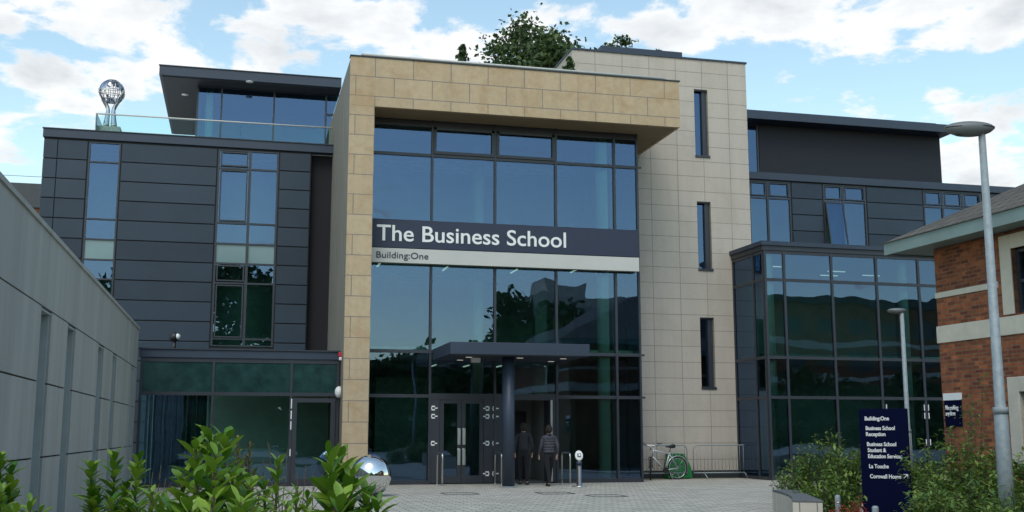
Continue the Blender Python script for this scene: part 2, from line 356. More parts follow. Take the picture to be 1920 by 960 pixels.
def window(parent, xs, zs, Y, fw=.06, depth=.12, kinds=None, mullw=None):
    """frame mesh with one pane per cell"""
    mb = MB(); mw = mullw or fw
    for i, x in enumerate(xs):
        w = fw if i in (0, len(xs)-1) else mw/2
        a = x if i == 0 else x-w; b = x if i == len(xs)-1 else x+w
        if i == 0: b = x+fw
        if i == len(xs)-1: a = x-fw
        mb.box(a, b, Y-depth/2, Y+depth/2, zs[0], zs[-1])
    for j, z in enumerate(zs):
        for x0, x1 in zip(xs, xs[1:]):
            a = z if j == 0 else z-fw/2; b = z+fw/2 if j < len(zs)-1 else z
            if j == 0: b = z+fw*.7
            if j == len(zs)-1: a = z-fw*.7
            mb.box(x0+fw*.5, x1-fw*.5, Y-depth/2+.003, Y+depth/2-.003, a, b)
    fr = mb.build('window', m_frame, parent)
    for i, (x0, x1) in enumerate(zip(xs, xs[1:])):
        for j, (z0, z1) in enumerate(zip(zs, zs[1:])):
            k = kinds(i, j) if kinds else 'g'
            if k == 's': pane('spandrel_panel', fr, x0, x1, z0, z1, Y, m_spandrel)
            elif k == 'g': pane('pane', fr, x0, x1, z0, z1, Y)
    return fr

# ------------------------------------------------------------------ ground
g = MB(); g.face([(-400, -400, 0), (400, -400, 0), (400, 600, 0), (-400, 600, 0)]); o = g.build('ground', m_pav, None, kind='structure')
g = MB(); g.face([(12.4, 34.9, .004), (16.75, 35.3, .004), (16.75, 35.69, .004), (12.4, 35.69, .004)]); g.build('gravel_strip', m_moss, None, kind='structure')
# planting beds (raised a little, with a curved kerb)
def curve_bed(name, pts, kerb_pts):
    b = MB(); b.prism(pts, .0, .06); b.build(name, m_soil, None, kind='structure')
bedR = [(10.6, 17.5), (12.2, 20.2), (13.4, 23.0), (14.2, 25.6), (15.6, 27.8), (17.6, 29.2), (20.5, 29.6), (34, 29.6), (34, 6), (5.5, 6), (7.2, 11), (9.0, 15)]
curve_bed('planting_bed', bedR[::-1], None)
k = MB(); k.tube([(p[0], p[1], .03) for p in bedR[:7]], .07, 6); k.build('kerb', m_caststone, None, kind='structure')
bedL = [(-2.72, 0.5), (2.6, 0.5), (4.0, 5.5), (3.4, 9.5), (1.0, 11.5), (-2.72, 12.2)]
curve_bed('planting_bed', bedL, None)

# ================================================================== the main building
B = root('university_building', (7, 38, 0), 'dark zinc and sandstone university building with big glass entrance bay', 'building')
# ---- stone portal
SY = 32.1; XL = 2.94; XI = 3.68; XR = 13.39; ZB = 11.1; ZT = 12.61
mb = MB(); mb.box(XL, XI, SY, SY+.14, 0, ZB); mb.box(XL, XR, SY, SY+.14, ZB, ZT); mb.box(XI-.12, XI, SY+.14, 33.2, 0, ZB)
mb.box(XR-.12, XR, SY+.14, 35.69, ZB, ZT)
mb.build('stone_portal', m_stone, B, bevel=.008)
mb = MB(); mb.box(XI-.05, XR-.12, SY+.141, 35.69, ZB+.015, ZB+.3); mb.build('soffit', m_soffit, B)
mb = MB(); mb.box(XL+.01, XL+.3, SY+.141, 40.3, 0, ZT-.02); mb.build('concrete_side_wall', m_conc, B)
mb = MB(); mb.box(XL+.3, XR-.13, SY+.15, 35.69, 12.3, ZT-.05); mb.box(XL+.3, 10.92, 35.69, 47, 12.3, ZT-.05); mb.build('flat_roof', m_roofsoff, B)
mb = MB(); mb.box(XL-.02, XR+.03, SY-.03, SY+.25, ZT, ZT+.035); mb.build('coping', m_frame, B)
mb = MB(); mb.tube([(XL+.35, SY+.5, 12.85), (13.1, SY+.5, 12.85)], .04, 6)
for i in range(8): mb.tube([(XL+.5+i*1.4, SY+.5, 12.55), (XL+.5+i*1.4, SY+.5, 12.85)], .02, 5)
mb.build('roof_rail', m_sign2, B)
mb = MB(); mb.box(10.0, 10.9, 35.9, 36.2, 12.5, 13.2); mb.build('roof_hatch', m_fascia, B)
mb = MB(); mb.face([(9.9, 35.9, 13.0), (10.85, 35.9, 14.0), (10.85, 36.9, 14.0), (9.9, 36.9, 13.0)]); mb.face([(9.9, 35.9, 13.0), (9.9, 36.9, 13.0), (10.9, 36.9, 12.6), (10.9, 35.9, 12.6)])
mb.build('skylight', m_sign2, B)
# ---- curtain wall
GY = 33.3
XM = [3.68, 5.63, 7.63, 9.60, 11.56, 12.34]
ZM = [0.05, 2.58, 3.93, 7.75, 10.0, 11.1]
mb = MB()
for i, x in enumerate(XM):
    w = .035 if 0 < i < 5 else .03
    mb.box(x-w, x+w, GY-.07, GY+.09, 0, 11.11)
for z, w in ((.06, .06), (2.6, .05), (3.93, .05), (7.75, .05), (10.0, .045), (11.0, .1)):
    mb.box(3.68, 5.66 if z in (.06, 2.6) else 12.34, GY-.05, GY+.07, z-w, z+w)
for z, w in ((.06, .06), (2.6, .05)): mb.box(9.6, 12.34, GY-.05, GY+.07, z-w, z+w)
mb.box(5.6, 9.6, GY-.05, GY+.07, 2.5, 2.68)
# side of the glass box, running back to the tower
for z, w in ((.06, .06), (2.6, .04), (3.93, .04), (7.75, .04), (10.0, .04), (11.0, .1)): mb.box(12.28, 12.37, GY, 35.69, z-w, z+w)
mb.box(12.3, 12.36, 34.5, 34.56, 0, 11.1)
for i, (a, b) in enumerate(zip(XM[1:3], XM[2:4])):     # opening sashes, heavier frames
    mb.box(a+.04, b-.04, GY-.09, GY-.03, 10.05, 10.14); mb.box(a+.04, a+.12, GY-.09, GY-.03, 10.14, 10.9); mb.box(b-.12, b-.04, GY-.09, GY-.03, 10.14, 10.9); mb.box(a+.04, b-.04, GY-.09, GY-.03, 10.82, 10.9)
# outriggers at right edge
for z in (2.6, 3.93, 10.0): mb.box(12.34, 12.48, GY-.06, GY-.02, z-.03, z+.03)
cw = mb.build('curtain_wall', m_frame, B)
for i in range(5):
    for j, (z0, z1) in enumerate(zip(ZM, ZM[1:])):
        if j == 0 and i in (1, 2): continue
        pane('pane', cw, XM[i], XM[i+1], z0, z1, GY)
mb = MB(); mb.face([(12.34, GY, 0), (12.34, 35.69, 0), (12.34, 35.69, 11.1), (12.34, GY, 11.1)]); mb.build('side_pane', m_glass, cw)
# ---- interior of the hall
mb = MB(); mb.box(3.3, 12.25, 40, 40.1, 0, 12); mb.box(3.25, 3.35, 33.3, 40, 0, 12); mb.box(12.25, 12.33, 35.7, 40, 0, 12); mb.box(3.3, 12.3, 33.5, 40, 12.0, 12.1)
mb.box(9.7, 10.1, 36.2, 36.6, 0, 7.2); mb.box(4.6, 6.8, 38.2, 38.4, 0, 3.4)
mb.build('interior_wall', m_iwall, B)
mb = MB(); mb.face([(3.3, 33.4, .02), (12.3, 33.4, .02), (12.3, 40, .02), (3.3, 40, .02)]); mb.build('interior_floor', m_floor, B)
mb = MB(); mb.box(3.35, 12.25, 33.7, 40, 3.98, 4.1); mb.box(3.35, 12.25, 33.45, 40, 7.0, 7.3); mb.build('floor_slab', m_slab, B)
for x, y in ((11.28, 33.75), (4.0, 36.5), (8.0, 37.5)):
    mb = MB(); mb.tube([(x, y, 0.02), (x, y, 11.9)], .2, 20); mb.build('interior_column', m_col, B)
for (x, y, z) in ((4.2, 34.4, 6.75), (6.4, 34.8, 6.75), (8.7, 34.8, 6.75), (10.6, 34.2, 6.75), (5.6, 36, 11.6), (7.4, 36, 11.6), (7.9, 35, 11.6), (9.6, 35, 11.6), (6.3, 36.2, 3.7), (7.4, 36.2, 3.7), (8.5, 36.2, 3.7), (10, 36.2, 3.7)):
    mb = MB(); mb.box(x, x+.05, y, y+.9, z, z+.03); mb.build('ceiling_light', m_lit, B)
# ---- entrance doors
def door_leaf(x0, x1, Y, parent, hx):
    mb = MB(); mb.box(x0, x0+.12, Y-.03, Y+.03, .03, 2.5); mb.box(x1-.12, x1, Y-.03, Y+.03, .03, 2.5); mb.box(x0+.12, x1-.12, Y-.028, Y+.028, 2.38, 2.5); mb.box(x0+.12, x1-.12, Y-.028, Y+.028, .03, .25)
    d = mb.build('door', m_frame, parent); pane('pane', d, x0+.12, x1-.12, .25, 2.38, Y)
    for z in (.55, 1.15):
        h = MB(); h.box(hx-.05, hx+.05, Y-.075, Y-.032, z, z+.5); h.build('handle', m_steel, d, bevel=.03)
    return d
door_leaf(5.95, 6.6, GY, B, 6.53); door_leaf(6.61, 7.28, GY, B, 6.68)
for a, b, c in ((5.66, 5.94, .04), (7.29, 8.12, .04), (9.35, 9.57, .6)):
    mb = MB(); mb.box(a, b, GY-.04, GY+c, .03, 2.5); mb.build('door_surround', m_frame, B)
for x, s in ((5.74, 1), (7.4, -1), (7.62, 1)):
    for z in (.3, 1.2, 2.0, 2.24):
        if x == 5.74 and z == .3: continue
        mb = MB(); mb.box(x-.05, x+.05, GY-.06, GY-.042, z-.07, z-.03); mb.box(x-.05, x+.05, GY-.06, GY-.042, z+.03, z+.07)
        mb.box(x-.05*s-.014, x-.05*s+.014, GY-.06, GY-.042, z-.03, z+.03); mb.box(x+.05*s, x+.13*s, GY-.06, GY-.042, z-.018, z+.018)
        mb.build('glazing_clamp', m_white, B)
mb = MB()                                                  # lobby behind the open doorway
mb.box(8.1, 8.16, GY+.05, 36, .02, 2.6); mb.box(9.5, 9.56, GY+.65, 36, .02, 2.6); mb.box(8.1, 9.56, 36, 36.06, .02, 2.6); mb.box(8.1, 9.56, GY+.07, 36, 2.6, 2.66)
mb.build('lobby_wall', m_iwall, B)
mb = MB(); mb.box(8.75, 9.3, 35.9, 35.96, .02, 2.2); d = mb.build('inner_door', m_frame, B)
mb = MB(); mb.box(9.36, 9.42, GY-.15, GY-.05, .05, 2.5); mb.build('door_pull_bar', m_steel, B)
# ---- canopy and its column
mb = MB(); mb.box(5.70, 9.72, 30.3, 33.22, 3.66, 4.0); can = mb.build('entrance_canopy', m_fascia, B, bevel=.01)
mb = MB(); mb.box(5.74, 9.68, 30.34, 33.2, 3.64, 3.659); mb.build('canopy_soffit', m_frame, can)
for x, y in ((6.4, 31.2), (7.9, 31.2), (9.2, 31.2), (6.4, 32.5), (9.2, 32.5)):
    mb = MB(); mb.box(x-.09, x+.09, y-.015, y+.015, 3.63, 3.641); mb.build('canopy_light', m_lit, can)
mb = MB(); mb.box(6.55, 6.8, 31.5, 31.7, 3.52, 3.639); mb.build('door_sensor', m_white, can)
mb = MB(); mb.lathe([(.175, .02), (.175, 3.64)], (7.52, 31.05, 0), 28, sx=1, sy=1.3); mb.build('canopy_column', m_fascia, B)
mb = MB(); mb.lathe([(.27, .004), (.27, .02), (.2, .03)], (7.52, 31.05, 0), 24); mb.build('column_base', m_galv, B)

# ---- pale stone tower
TY = 35.7; TX0, TX1, TZ = 12.37, 17.48, 14.72
sl_ = [(15.45, 15.97, py(1302, 291, TY).z, py(1302, 167, TY).z), (15.45, 15.97, py(1312, 504, TY).z, py(1308, 377.5, TY).z), (15.45, 15.97, py(1317, 726, TY).z, py(1314, 595, TY).z)]
mb = MB(); wall(mb, TX0, TX1, .26, 12.56, TY, sl_[1:] + [(sl_[0][0], sl_[0][1], sl_[0][2], 12.56)], .32, 6.3, False)
wall(mb, 10.93, TX1, 12.56, TZ, TY, [(sl_[0][0], sl_[0][1], 12.56, sl_[0][3])] if sl_[0][3] > 12.56 else [], .32, 6.3)
mb.build('stone_tower', m_tile, B)
mb = MB(); mb.box(TX0, TX1, TY-.012, TY+.2, 0, .25); mb.build('tower_plinth', m_frame, B)
for s in sl_:
    w = window(B, [s[0], s[1]-.09], [s[2], s[3]], TY+.2, .045, .1)
    mb = MB(); mb.box(s[1]-.19, s[1]-.02, TY+.1, TY+.3, s[2], s[3]); mb.build('frame', m_frame, w)
    mb = MB(); mb.box(s[0]-.01, s[1]+.03, TY-.035, TY+.2, s[2]-.07, s[2]+.004); mb.build('sill', m_frame, w)
    mb = MB(); mb.box(s[0]+.003, s[1]-.003, TY+.04, TY+.15, s[3]-.05, s[3]-.003); mb.build('frame', m_frame, w)
mb = MB(); mb.box(TX0, TX1, TY+1, TY+1.05, .3, 14.6); mb.build('tower_inner_wall', m_dark, B)
mb = MB(); mb.box(10.9, TX1+.04, TY-.04, TY+6.34, TZ, TZ+.06); mb.box(py(1127, 88, 36.6).x, py(1279, 100, 36.6).x, 36.6, 40, TZ+.06, 15.3)
mb.build('tower_cap', m_fascia, B)

# ---- left wing
LY = 38.0
rows = [11.02-.655*i for i in range(17)]
for (x0, x1) in ((-6.42, -5.98), (-5.98, -5.05), (-3.99, -.92), (1.15, 2.2)):
    mb = MB()
    for a, b in zip(rows, rows[1:]):
        mb.box(x0+.012, x1-.012, LY, LY+.04, b+.018, a-.018)
    mb.build('cladding_panels', m_clad, B, bevel=.006)
mb = MB(); wall(mb, -6.4, 2.21, 0, 11.1, LY+.045, [(-5.02, -4.02, 3.0, 11.0), (-.89, 1.12, 4.3, 11.0)], .3, 10)
mb.build('backing_wall', m_dark, B)
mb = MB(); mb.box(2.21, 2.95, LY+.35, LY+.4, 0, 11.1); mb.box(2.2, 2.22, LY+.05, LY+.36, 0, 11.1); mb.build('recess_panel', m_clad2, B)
mb = MB(); mb.box(-6.45, 2.95, LY-.05, LY+.3, 11.07, 11.35); mb.box(-6.45, -6.15, LY+.3, 48, 11.07, 11.35); mb.build('parapet', m_fascia, B, bevel=.01)
mb = MB(); mb.box(-6.47, 2.95, LY-.08, LY+.35, 11.35, 11.38); mb.build('coping', m_frame, B)
mb = MB(); mb.box(-6.15, 12, LY+.3, 47.9, 11.05, 11.16); mb.build('terrace_deck', m_slab, B)
zr = [3.2, 5.1, 5.78, 6.44, 7.08, 7.75, 8.42, 10.33, 11.0]
window(B, [-5.02, -4.02], zr, LY+.06, .05, .1, lambda i, j: 's' if j == 4 else 'g')
window(B, [-.89, .17, 1.12], [4.33, 4.58, 6.44, 7.1, 7.77, 8.47, 10.35, 11.0], LY+.06, .06, .1, lambda i, j: 's' if j == 3 else 'g', .09)
for (x0, x1, z0, z1) in ((-.8, .1, 4.62, 6.38), (-.8, .1, 6.5, 7.04), (-.8, .1, 8.53, 10.3), (-.8, .1, 10.42, 10.93)):
    mb = MB(); mb.box(x0, x0+.045, LY-.02, LY+.02, z0, z1); mb.box(x1-.045, x1, LY-.02, LY+.02, z0, z1); mb.box(x0+.045, x1-.045, LY-.018, LY+.018, z0, z0+.045); mb.box(x0+.045, x1-.045, LY-.018, LY+.018, z1-.045, z1)
    mb.build('opening_sash', m_frame, B)
mb = MB(); mb.box(-5.3, 2.1, LY+2.4, LY+2.5, 2, 11.04); mb.build('interior_wall', m_iwall, B)
mb = MB(); mb.box(-5.3, 2.1, LY+.36, LY+2.4, 7.2, 7.6); mb.box(-5.3, 2.1, LY+.36, LY+2.4, 3.6, 4.2); mb.build('floor_slab', m_iwall, B)
# balustrade
mb = MB()
xs = [-4.85, -3.3, -1.75, -.2, 1.35, 2.93]
for a, b in zip(xs, xs[1:]): mb.box(a+.01, b-.01, LY+.12, LY+.135, 11.38, 11.97)
mb.box(-4.85, -4.835, LY+.14, 45, 11.38, 11.97)
bal = mb.build('glass_balustrade', m_glass_clear, B)
mb = MB(); mb.tube([(-4.86, 45, 12.0), (-4.86, LY+.13, 12.0), (2.93, LY+.13, 12.02)], .025, 6); mb.build('handrail', m_sign2, bal)
mb = MB()
for x in xs[:1]: mb.box(x-.03, x+.0, LY+.1, LY+.16, 11.38, 12.0)
mb.build('post', m_galv, bal)
# penthouse left
mb = MB(); mb.box(-3.05, 3.3, 39.5, 47.6, 13.93, 14.27); pr = mb.build('penthouse_roof', m_fascia, B, bevel=.01)
mb = MB(); mb.box(-2.95, 3.25, 39.6, 47.5, 13.9, 13.929); mb.build('eaves_soffit', m_roofsoff, pr)
mb = MB(); mb.box(-1.75, 3.3, 40.1, 47, 14.27, 14.38); mb.build('upper_roof', m_fascia, pr)
mb = MB()
mb.box(-3.07, 3.3, 39.47, 39.6, 14.27, 14.3); mb.build('drip_edge', m_frame, pr)
for u, v in ((347, 177), (468, 153)):
    d = ray(u, v); p = Vector((0, 0, EYE))+d*((13.9-EYE)/d.z); mb = MB(); mb.lathe([(.13, -.012), (.13, .002)], (p.x, p.y, 13.897), 20); mb.build('downlight', m_white, pr)
PXM = [-1.75, -.91, .95, 2.83, 3.4]
mb = MB()
for i, x in enumerate(PXM): mb.box(x-.03, x+.03, 40.36, 40.46, 11.16, 13.92)
mb.box(-1.75, 3.4, 40.37, 40.45, 11.16, 11.24); mb.box(-1.75, 3.4, 40.37, 40.45, 13.86, 13.92); mb.box(2.86, 3.4, 40.35, 40.45, 13.1, 13.17)
pg = mb.build('penthouse_glazing', m_frame, B)
for a, b in zip(PXM, PXM[1:]): pane('pane', pg, a, b, 11.2, 13.9, 40.4)
mb = MB(); mb.box(-1.78, -1.7, 40.47, 47, 11.16, 13.92); mb.box(-1.7, 3.4, 43.5, 43.6, 11.16, 13.9); mb.build('penthouse_wall', m_clad, B)
mb = MB(); mb.tube([(-1.35, 41, 11.16), (-1.35, 41, 13.9)], .14, 16); mb.build('interior_column', m_col, B)
# ---- low glazed annex
AY = 33.1; AX = -2.70
mb = MB(); mb.box(AX, 2.9, AY-.06, 37.95, 3.62, 3.85); ar = mb.build('annex_roof', m_fascia, B, bevel=.01)
mb = MB(); mb.box(AX-.02, 2.92, AY-.1, AY+.2, 3.85, 3.89); mb.build('coping', m_frame, ar)
AM = [-2.62, py(398, 760, AY).x, py(545, 760, AY).x, 2.88]
mb = MB()
for x in AM: mb.box(x-.035, x+.035, AY-.03, AY+.08, 0, 3.62)
for a, b in zip(AM, AM[1:]):
    mb.box(a+.035, b-.035, AY-.02, AY+.07, 3.5, 3.62); mb.box(a+.035, b-.035, AY-.025, AY+.07, 2.56, 2.66)
    mb.box(a+.035, b-.035, AY-.02, AY+.07, 0, .12)
ag = mb.build('annex_glazing', m_frame, B)
for i, (a, b) in enumerate(zip(AM, AM[1:])):
    pane('pane', ag, a, b, 2.6, 3.55, AY, plain('frosted_band_glass', (.018, .05, .048), .12, var=.35) if i == 0 else bpy.data.materials['frosted_band_glass'])
    if i < 2: pane('pane', ag, a, b, .1, 2.6, AY)
mb = MB(); x0, x1 = AM[2]+.05, AM[3]-.06
mb.box(x0, x0+.13, AY-.04, AY+.03, .03, 2.5); mb.box(x1-.13, x1, AY-.04, AY+.03, .03, 2.5); mb.box(x0+.13, x1-.13, AY-.038, AY+.028, 2.38, 2.5); mb.box(x0+.13, x1-.13, AY-.038, AY+.028, .03, .2)
ad_ = mb.build('annex_door', m_frame, B); pane('pane', ad_, x0+.13, x1-.13, .2, 2.38, AY)
mb = MB()
for z0, z1 in ((2.2, 2.48), (1.9, 2.14), (1.6, 1.84), (.85, 1.05)): mb.box(x0-.045, x0-.015, AY-.06, AY-.042, z0, z1)
mb.build('hinge', m_white, ad_)
mb = MB(); mb.box(AX+.1, 2.9, 36.6, 36.7, 0, 3.6); mb.build('annex_inner_wall', m_iwall, B)
mb = MB(); P = []
n = 60
for i in range(n+1):
    x = -2.5+1.7*i/n; y = 33.7+.09*math.sin(i*1.35)+.04*math.sin(i*.6)
    P.append((x, y))
for a, b in zip(P, P[1:]): mb.face([(a[0], a[1], .05), (b[0], b[1], .05), (b[0], b[1], 3.5), (a[0], a[1], 3.5)], True)
mb.build('curtain', m_curtain, B)
mb = MB(); mb.tube([(-.75, 34.3, 0), (-.75, 34.3, 3.6)], .12, 14); mb.build('interior_column', m_col, B)
mb = MB(); mb.box(-.4, 1.5, 35.0, 35.04, 1.0, 1.04); mb.build('inner_rail', m_slab, B)

# ---- right glazed box
bang = R(1.5)
MBx = Matrix.Translation((16.8, 33.45, 0)) @ Matrix.Rotation(bang, 4, 'Z')
BW = 8.0
mb = MB(); mb.box(-.12, BW, -.12, 6.1, 7.66, 7.80); bx_roof = mb.build('box_roof', m_fascia, B, M=MBx)
mb = MB(); mb.box(-.06, BW, -.06, 6.1, 7.5, 7.66); mb.build('fascia', m_frame, bx_roof, M=MBx)
def bxs(u): return (MBx.inverted() @ py(u, 500, 33.55)).x
BM = [0.03, bxs(1467), bxs(1557), bxs(1642), bxs(1722), bxs(1722)+1.75]
mb = MB()
for x in BM: mb.box(x-.04, x+.04, -.04, .08, 0, 7.5)
for a, b in zip(BM, BM[1:]):
    for z in (.06, 2.65, 3.95, 6.52, 7.44): mb.box(a+.04, b-.04, -.03, .07, z-.05, z+.05)
bg_ = mb.build('box_glazing', m_frame, B, M=MBx)
for a, b in zip(BM, BM[1:]):
    for z0, z1 in zip((.06, 2.65, 3.95, 6.52), (2.65, 3.95, 6.52, 7.44)):
        j1, j2 = random.uniform(-.003, .003), random.uniform(-.003, .003)
        q = MB(); q.face([(a, 0, z0), (b, j1, z0), (b, j1+j2, z1), (a, j2, z1)]); q.build('pane', m_glass, bg_, M=MBx)
q = MB()
for y in (.05, .75, 2.2):
    q.box(-.04, .04, y-.035, y+.035, 0, 7.5)
for z in (.06, 2.65, 3.95, 6.52, 7.44):
    q.box(-.03, .03, .08, .71, z-.05, z+.05); q.box(-.03, .03, .79, 2.2, z-.05, z+.05)
bs = q.build('side_glazing', m_frame, B, M=MBx)
for a, b in ((.1, .75), (.75, 2.2)):
    q = MB(); q.face([(0, b, .06), (0, a, .06), (0, a, 7.44), (0, b, 7.44)]); q.build('pane', m_glass, bs, M=MBx)
q = MB()
for x, y in ((.36, .42), (5.62, .6)): q.tube([(x, y, 0), (x, y, 7.5)], .17, 18); 
q.build('interior_column', m_col, B, M=MBx)
q = MB(); q.box(.2, BW, .75, 6, 4.0, 4.12); q.build('floor_slab', m_slab, B, M=MBx)
q = MB(); q.box(.72, BW, 4.5, 4.6, 0, 7.5); q.box(BW-.05, BW, .1, 4.5, 0, 7.5); q.box(.72, .78, 2.3, 4.5, 0, 7.5); q.box(1.5, 3.2, 3.9, 4.2, 0, 3.0); q.build('interior_wall', m_iwall, B, M=MBx)
q = MB(); q.box(.05, BW, .1, 4.5, .0, .02); q.build('interior_floor', m_floor, B, M=MBx)
for i, (x, y) in enumerate(((.9, 1.5), (3.6, 2.0), (3.9, 3.0), (5.4, 2.6))):
    q = MB(); q.box(x, x+.7, y, y+.05, 7.2, 7.23); q.build('ceiling_light', m_lit, B, M=MBx)
q = MB()
for x in (BM[3]+.1, BM[4]-.09, BM[4]+.07):
    for z0, z1 in ((2.25, 2.45), (1.98, 2.18)) if x != BM[3]+.1 else ((2.25, 2.45),): q.box(x-.012, x+.012, -.07, -.05, z0, z1)
    if x != BM[3]+.1: q.box(x-.012, x+.012, -.07, -.05, 1.1, 1.3)
q.build('hinge', m_white, bg_, M=MBx)

# ---- right wing
RY = 39.75
W1 = (19.44, 20.25, 21.25); W2 = (22.69, 23.59, 24.61); W3 = (27.26, 28.17, 29.13, 30.02)
rr = [11.44, 10.79, 10.13, 9.47, 8.81, 8.15, 7.49]
for x0, x1 in ((17.5, 19.4), (21.29, 22.65), (24.65, 27.22), (30.06, 33), (33, 36), (36, 40)):
    mb = MB()
    for a, b in zip(rr, rr[1:]): mb.box(x0+.012, x1-.012, RY, RY+.04, b+.018, a-.018)
    mb.build('cladding_panels', m_clad, B, bevel=.006)
mb = MB(); wall(mb, 17.5, 45, 0, 11.5, RY+.045, [(W1[0], W1[-1], 8.2, 11.44), (W2[0], W2[-1], 8.2, 11.44), (W3[0], W3[-1], 8.2, 11.44)], .3, 8); mb.build('backing_wall', m_dark, B)
mb = MB(); mb.box(17.5, 45, RY-.06, RY+.3, 11.48, 11.77); mb.box(17.5, 45, RY+.3, RY+8, 11.4, 11.5); mb.build('parapet', m_fascia, B, bevel=.01)
for Wn in (W1, W2, W3):
    skip = (lambda i, j: 'x' if (i, j) == (0, 0) else 'g') if Wn is W2 else None
    window(B, list(Wn), [8.2, 10.74, 11.44], RY+.06, .06, .1, skip, .08)
    for x0, x1 in zip(Wn, Wn[1:]):
        mb = MB(); a, b, c, d = x0+.07, x1-.07, 10.82, 11.37
        mb.box(a, a+.04, RY-.02, RY+.008, c, d); mb.box(b-.04, b, RY-.02, RY+.008, c, d); mb.box(a+.04, b-.04, RY-.018, RY+.006, c, c+.04); mb.box(a+.04, b-.04, RY-.018, RY+.006, d-.04, d)
        mb.build('opening_sash', m_frame, B)
# the tilted-open sash
mb = MB(); Ms = Matrix.Translation((W2[0]+.06, RY+.02, 8.3)) @ Matrix.Rotation(R(-5), 4, 'X') @ Matrix.Rotation(R(-3.5), 4, 'Y')
q = MB(); q.box(0, .05, -.05, 0, 0, 2.4); q.box(.75, .8, -.05, 0, 0, 2.4); q.box(.05, .75, -.048, -.002, 0, .05); q.box(.05, .75, -.048, -.002, 2.35, 2.4)
MTS = Matrix.Translation((W2[0]+.06, RY-.0, 10.7)) @ Matrix.Rotation(R(-9), 4, 'X') @ Matrix.Translation((0, 0, -2.4))
ts = q.build('tilted_sash', m_frame, B, M=MTS)
q = MB(); q.face([(.05, -.025, .05), (.75, -.025, .05), (.75, -.025, 2.35), (.05, -.025, 2.35)]); q.build('pane', m_glass, ts, M=MTS)
mb = MB(); mb.box(17.6, 44, RY+2.4, RY+2.5, 7, 11.4); mb.build('interior_wall', m_iwall, B)
mb = MB(); mb.box(17.0, 29.82, 41, 47.6, 14.37, 14.72); pr2 = mb.build('penthouse_roof', m_fascia, B, bevel=.01)
mb = MB(); mb.box(17.0, 29.1, 41.2, 47, 14.72, 14.8); mb.build('upper_roof', m_fascia, pr2)
mb = MB(); mb.box(20.98, 29.65, 41.8, 47.2, 11.5, 14.37); mb.build('penthouse_wall', m_mesh, B)
window(B, [17.6, 20.4, 20.95], [11.5, 14.36], 41.85, .06, .1)
mb = MB(); mb.box(17.5, 20.9, 44, 44.1, 11.5, 14.3); mb.build('interior_wall', m_iwall, B)
mb = MB(); mb.box(12.4, 17.46, 42.0, 47, 0, 12.3); mb.build('rear_block', m_clad, B)

# ---- fascia sign (a thing of its own)
SG = root('building_sign', (8, GY-.2, 7), 'long navy and pale band sign reading The Business School across the entrance glass', 'sign')
sx0, sx1 = 3.69, 12.24
mb = MB(); mb.box(sx0, sx1, GY-.3, GY-.1, 7.02, 7.89); p1 = mb.build('dark_panel', m_sign, SG, bevel=.006)
mb = MB(); mb.box(sx0, sx1+.02, GY-.31, GY-.1, 6.56, 7.0); p2 = mb.build('pale_panel', m_sign2, SG, bevel=.006)
YT = GY-.3
def fit_text(body, mat, name, parent, x0, x1, z0, cap, Y, space=1.0, bold=0.0):
    size = cap/.729
    o, w = text(body, size, mat, name, parent, (x0, Y, z0), 1.0, space, bold)
    off = OFF.get(parent, Vector()); k = (x1-x0)/w
    for v in o.data.vertices: v.co.x = (x0-off.x)+(v.co.x-(x0-off.x))*k
    return o
fit_text('The Business School', m_white, 'lettering', p1, py(706, 440, YT).x, py(1061, 440, YT).x, py(720, 451, YT).z+.01, .50, YT-.004, bold=.007)
fit_text('Building:One', m_sign, 'lettering', p2, py(704, 480, YT).x, py(803, 480, YT).x, py(710, 487, YT).z+.065, .2, YT-.014, bold=.0)

# ------------------------------------------------------------------ grey wall on the left
GW = root('grey_panel_wall', (-3.2, 20, 0), 'long grey panelled wall with tall slot recesses receding along left side', 'wall')
WX = -2.74
slots = [(13.6, 14.3), (16.95, 17.87), (19.58, 20.5), (23.9, 24.82), (26.67, 27.47), (31.38, 32.18)]
slots = [(16.95, 17.87), (19.58, 20.5), (23.9, 24.82), (26.67, 27.47), (31.38, 32.18), (9, 9.8), (12, 12.8)]
mb = MB(); zl = [0, 1.15, 2.225, 3.3, 4.4]; ys = sorted([1.0, 33.05] + [a for s in slots for a in s])
for a, b in zip(ys, ys[1:]):
    insl = any(s[0] <= a+1e-6 and b <= s[1]+1e-6 for s in slots)
    for z0, z1 in zip(zl, zl[1:]):
        if insl and z1 <= 3.31: continue
        if z0 == 3.3: continue
        mb.box(WX-.06, WX, a+.006, b-.006, z0+.012, z1-.012)
mb.box(WX-.06, WX, 1.0, 33.05, 3.312, 4.38)
mb.build('wall_panels', m_wallpanel, GW)
mb = MB()
for s in slots:
    mb.box(WX-.308, WX-.30, s[0]+.002, s[1]-.002, 0, 3.27)
    mb.box(WX-.30, WX-.02, s[1]-.14, s[1]-.10, 0, 3.27); mb.box(WX-.30, WX-.004, s[0]+.002, s[0]+.03, 0, 3.27); mb.box(WX-.30, WX-.004, s[0]+.03, s[1]-.05, 3.24, 3.27)
mb.build('slot_lining', plain('slot_metal', (.33, .36, .35), .6, var=.1), GW)
mb = MB()
mb2 = MB()
for a, b in zip(ys, ys[1:]):
    insl = any(s[0] <= a+1e-6 and b <= s[1]+1e-6 for s in slots)
    if insl: mb.box(WX-.5, WX-.31, a, b, 0, 4.36)
    else: mb.box(WX-.5, WX-.062, a, b, 0, 3.3)
mb.box(WX-.31, WX-.062, 1.0, 33.05, 3.3, 4.36)
mb.build('wall_core', m_dark, GW)
for c in list(GW.children):
    if c.name.startswith('slot_lining'): pass
mb = MB(); mb.box(WX-.55, WX+.03, 1.0, 33.08, 4.38, 4.45); mb.build('coping', m_wallpanel, GW)

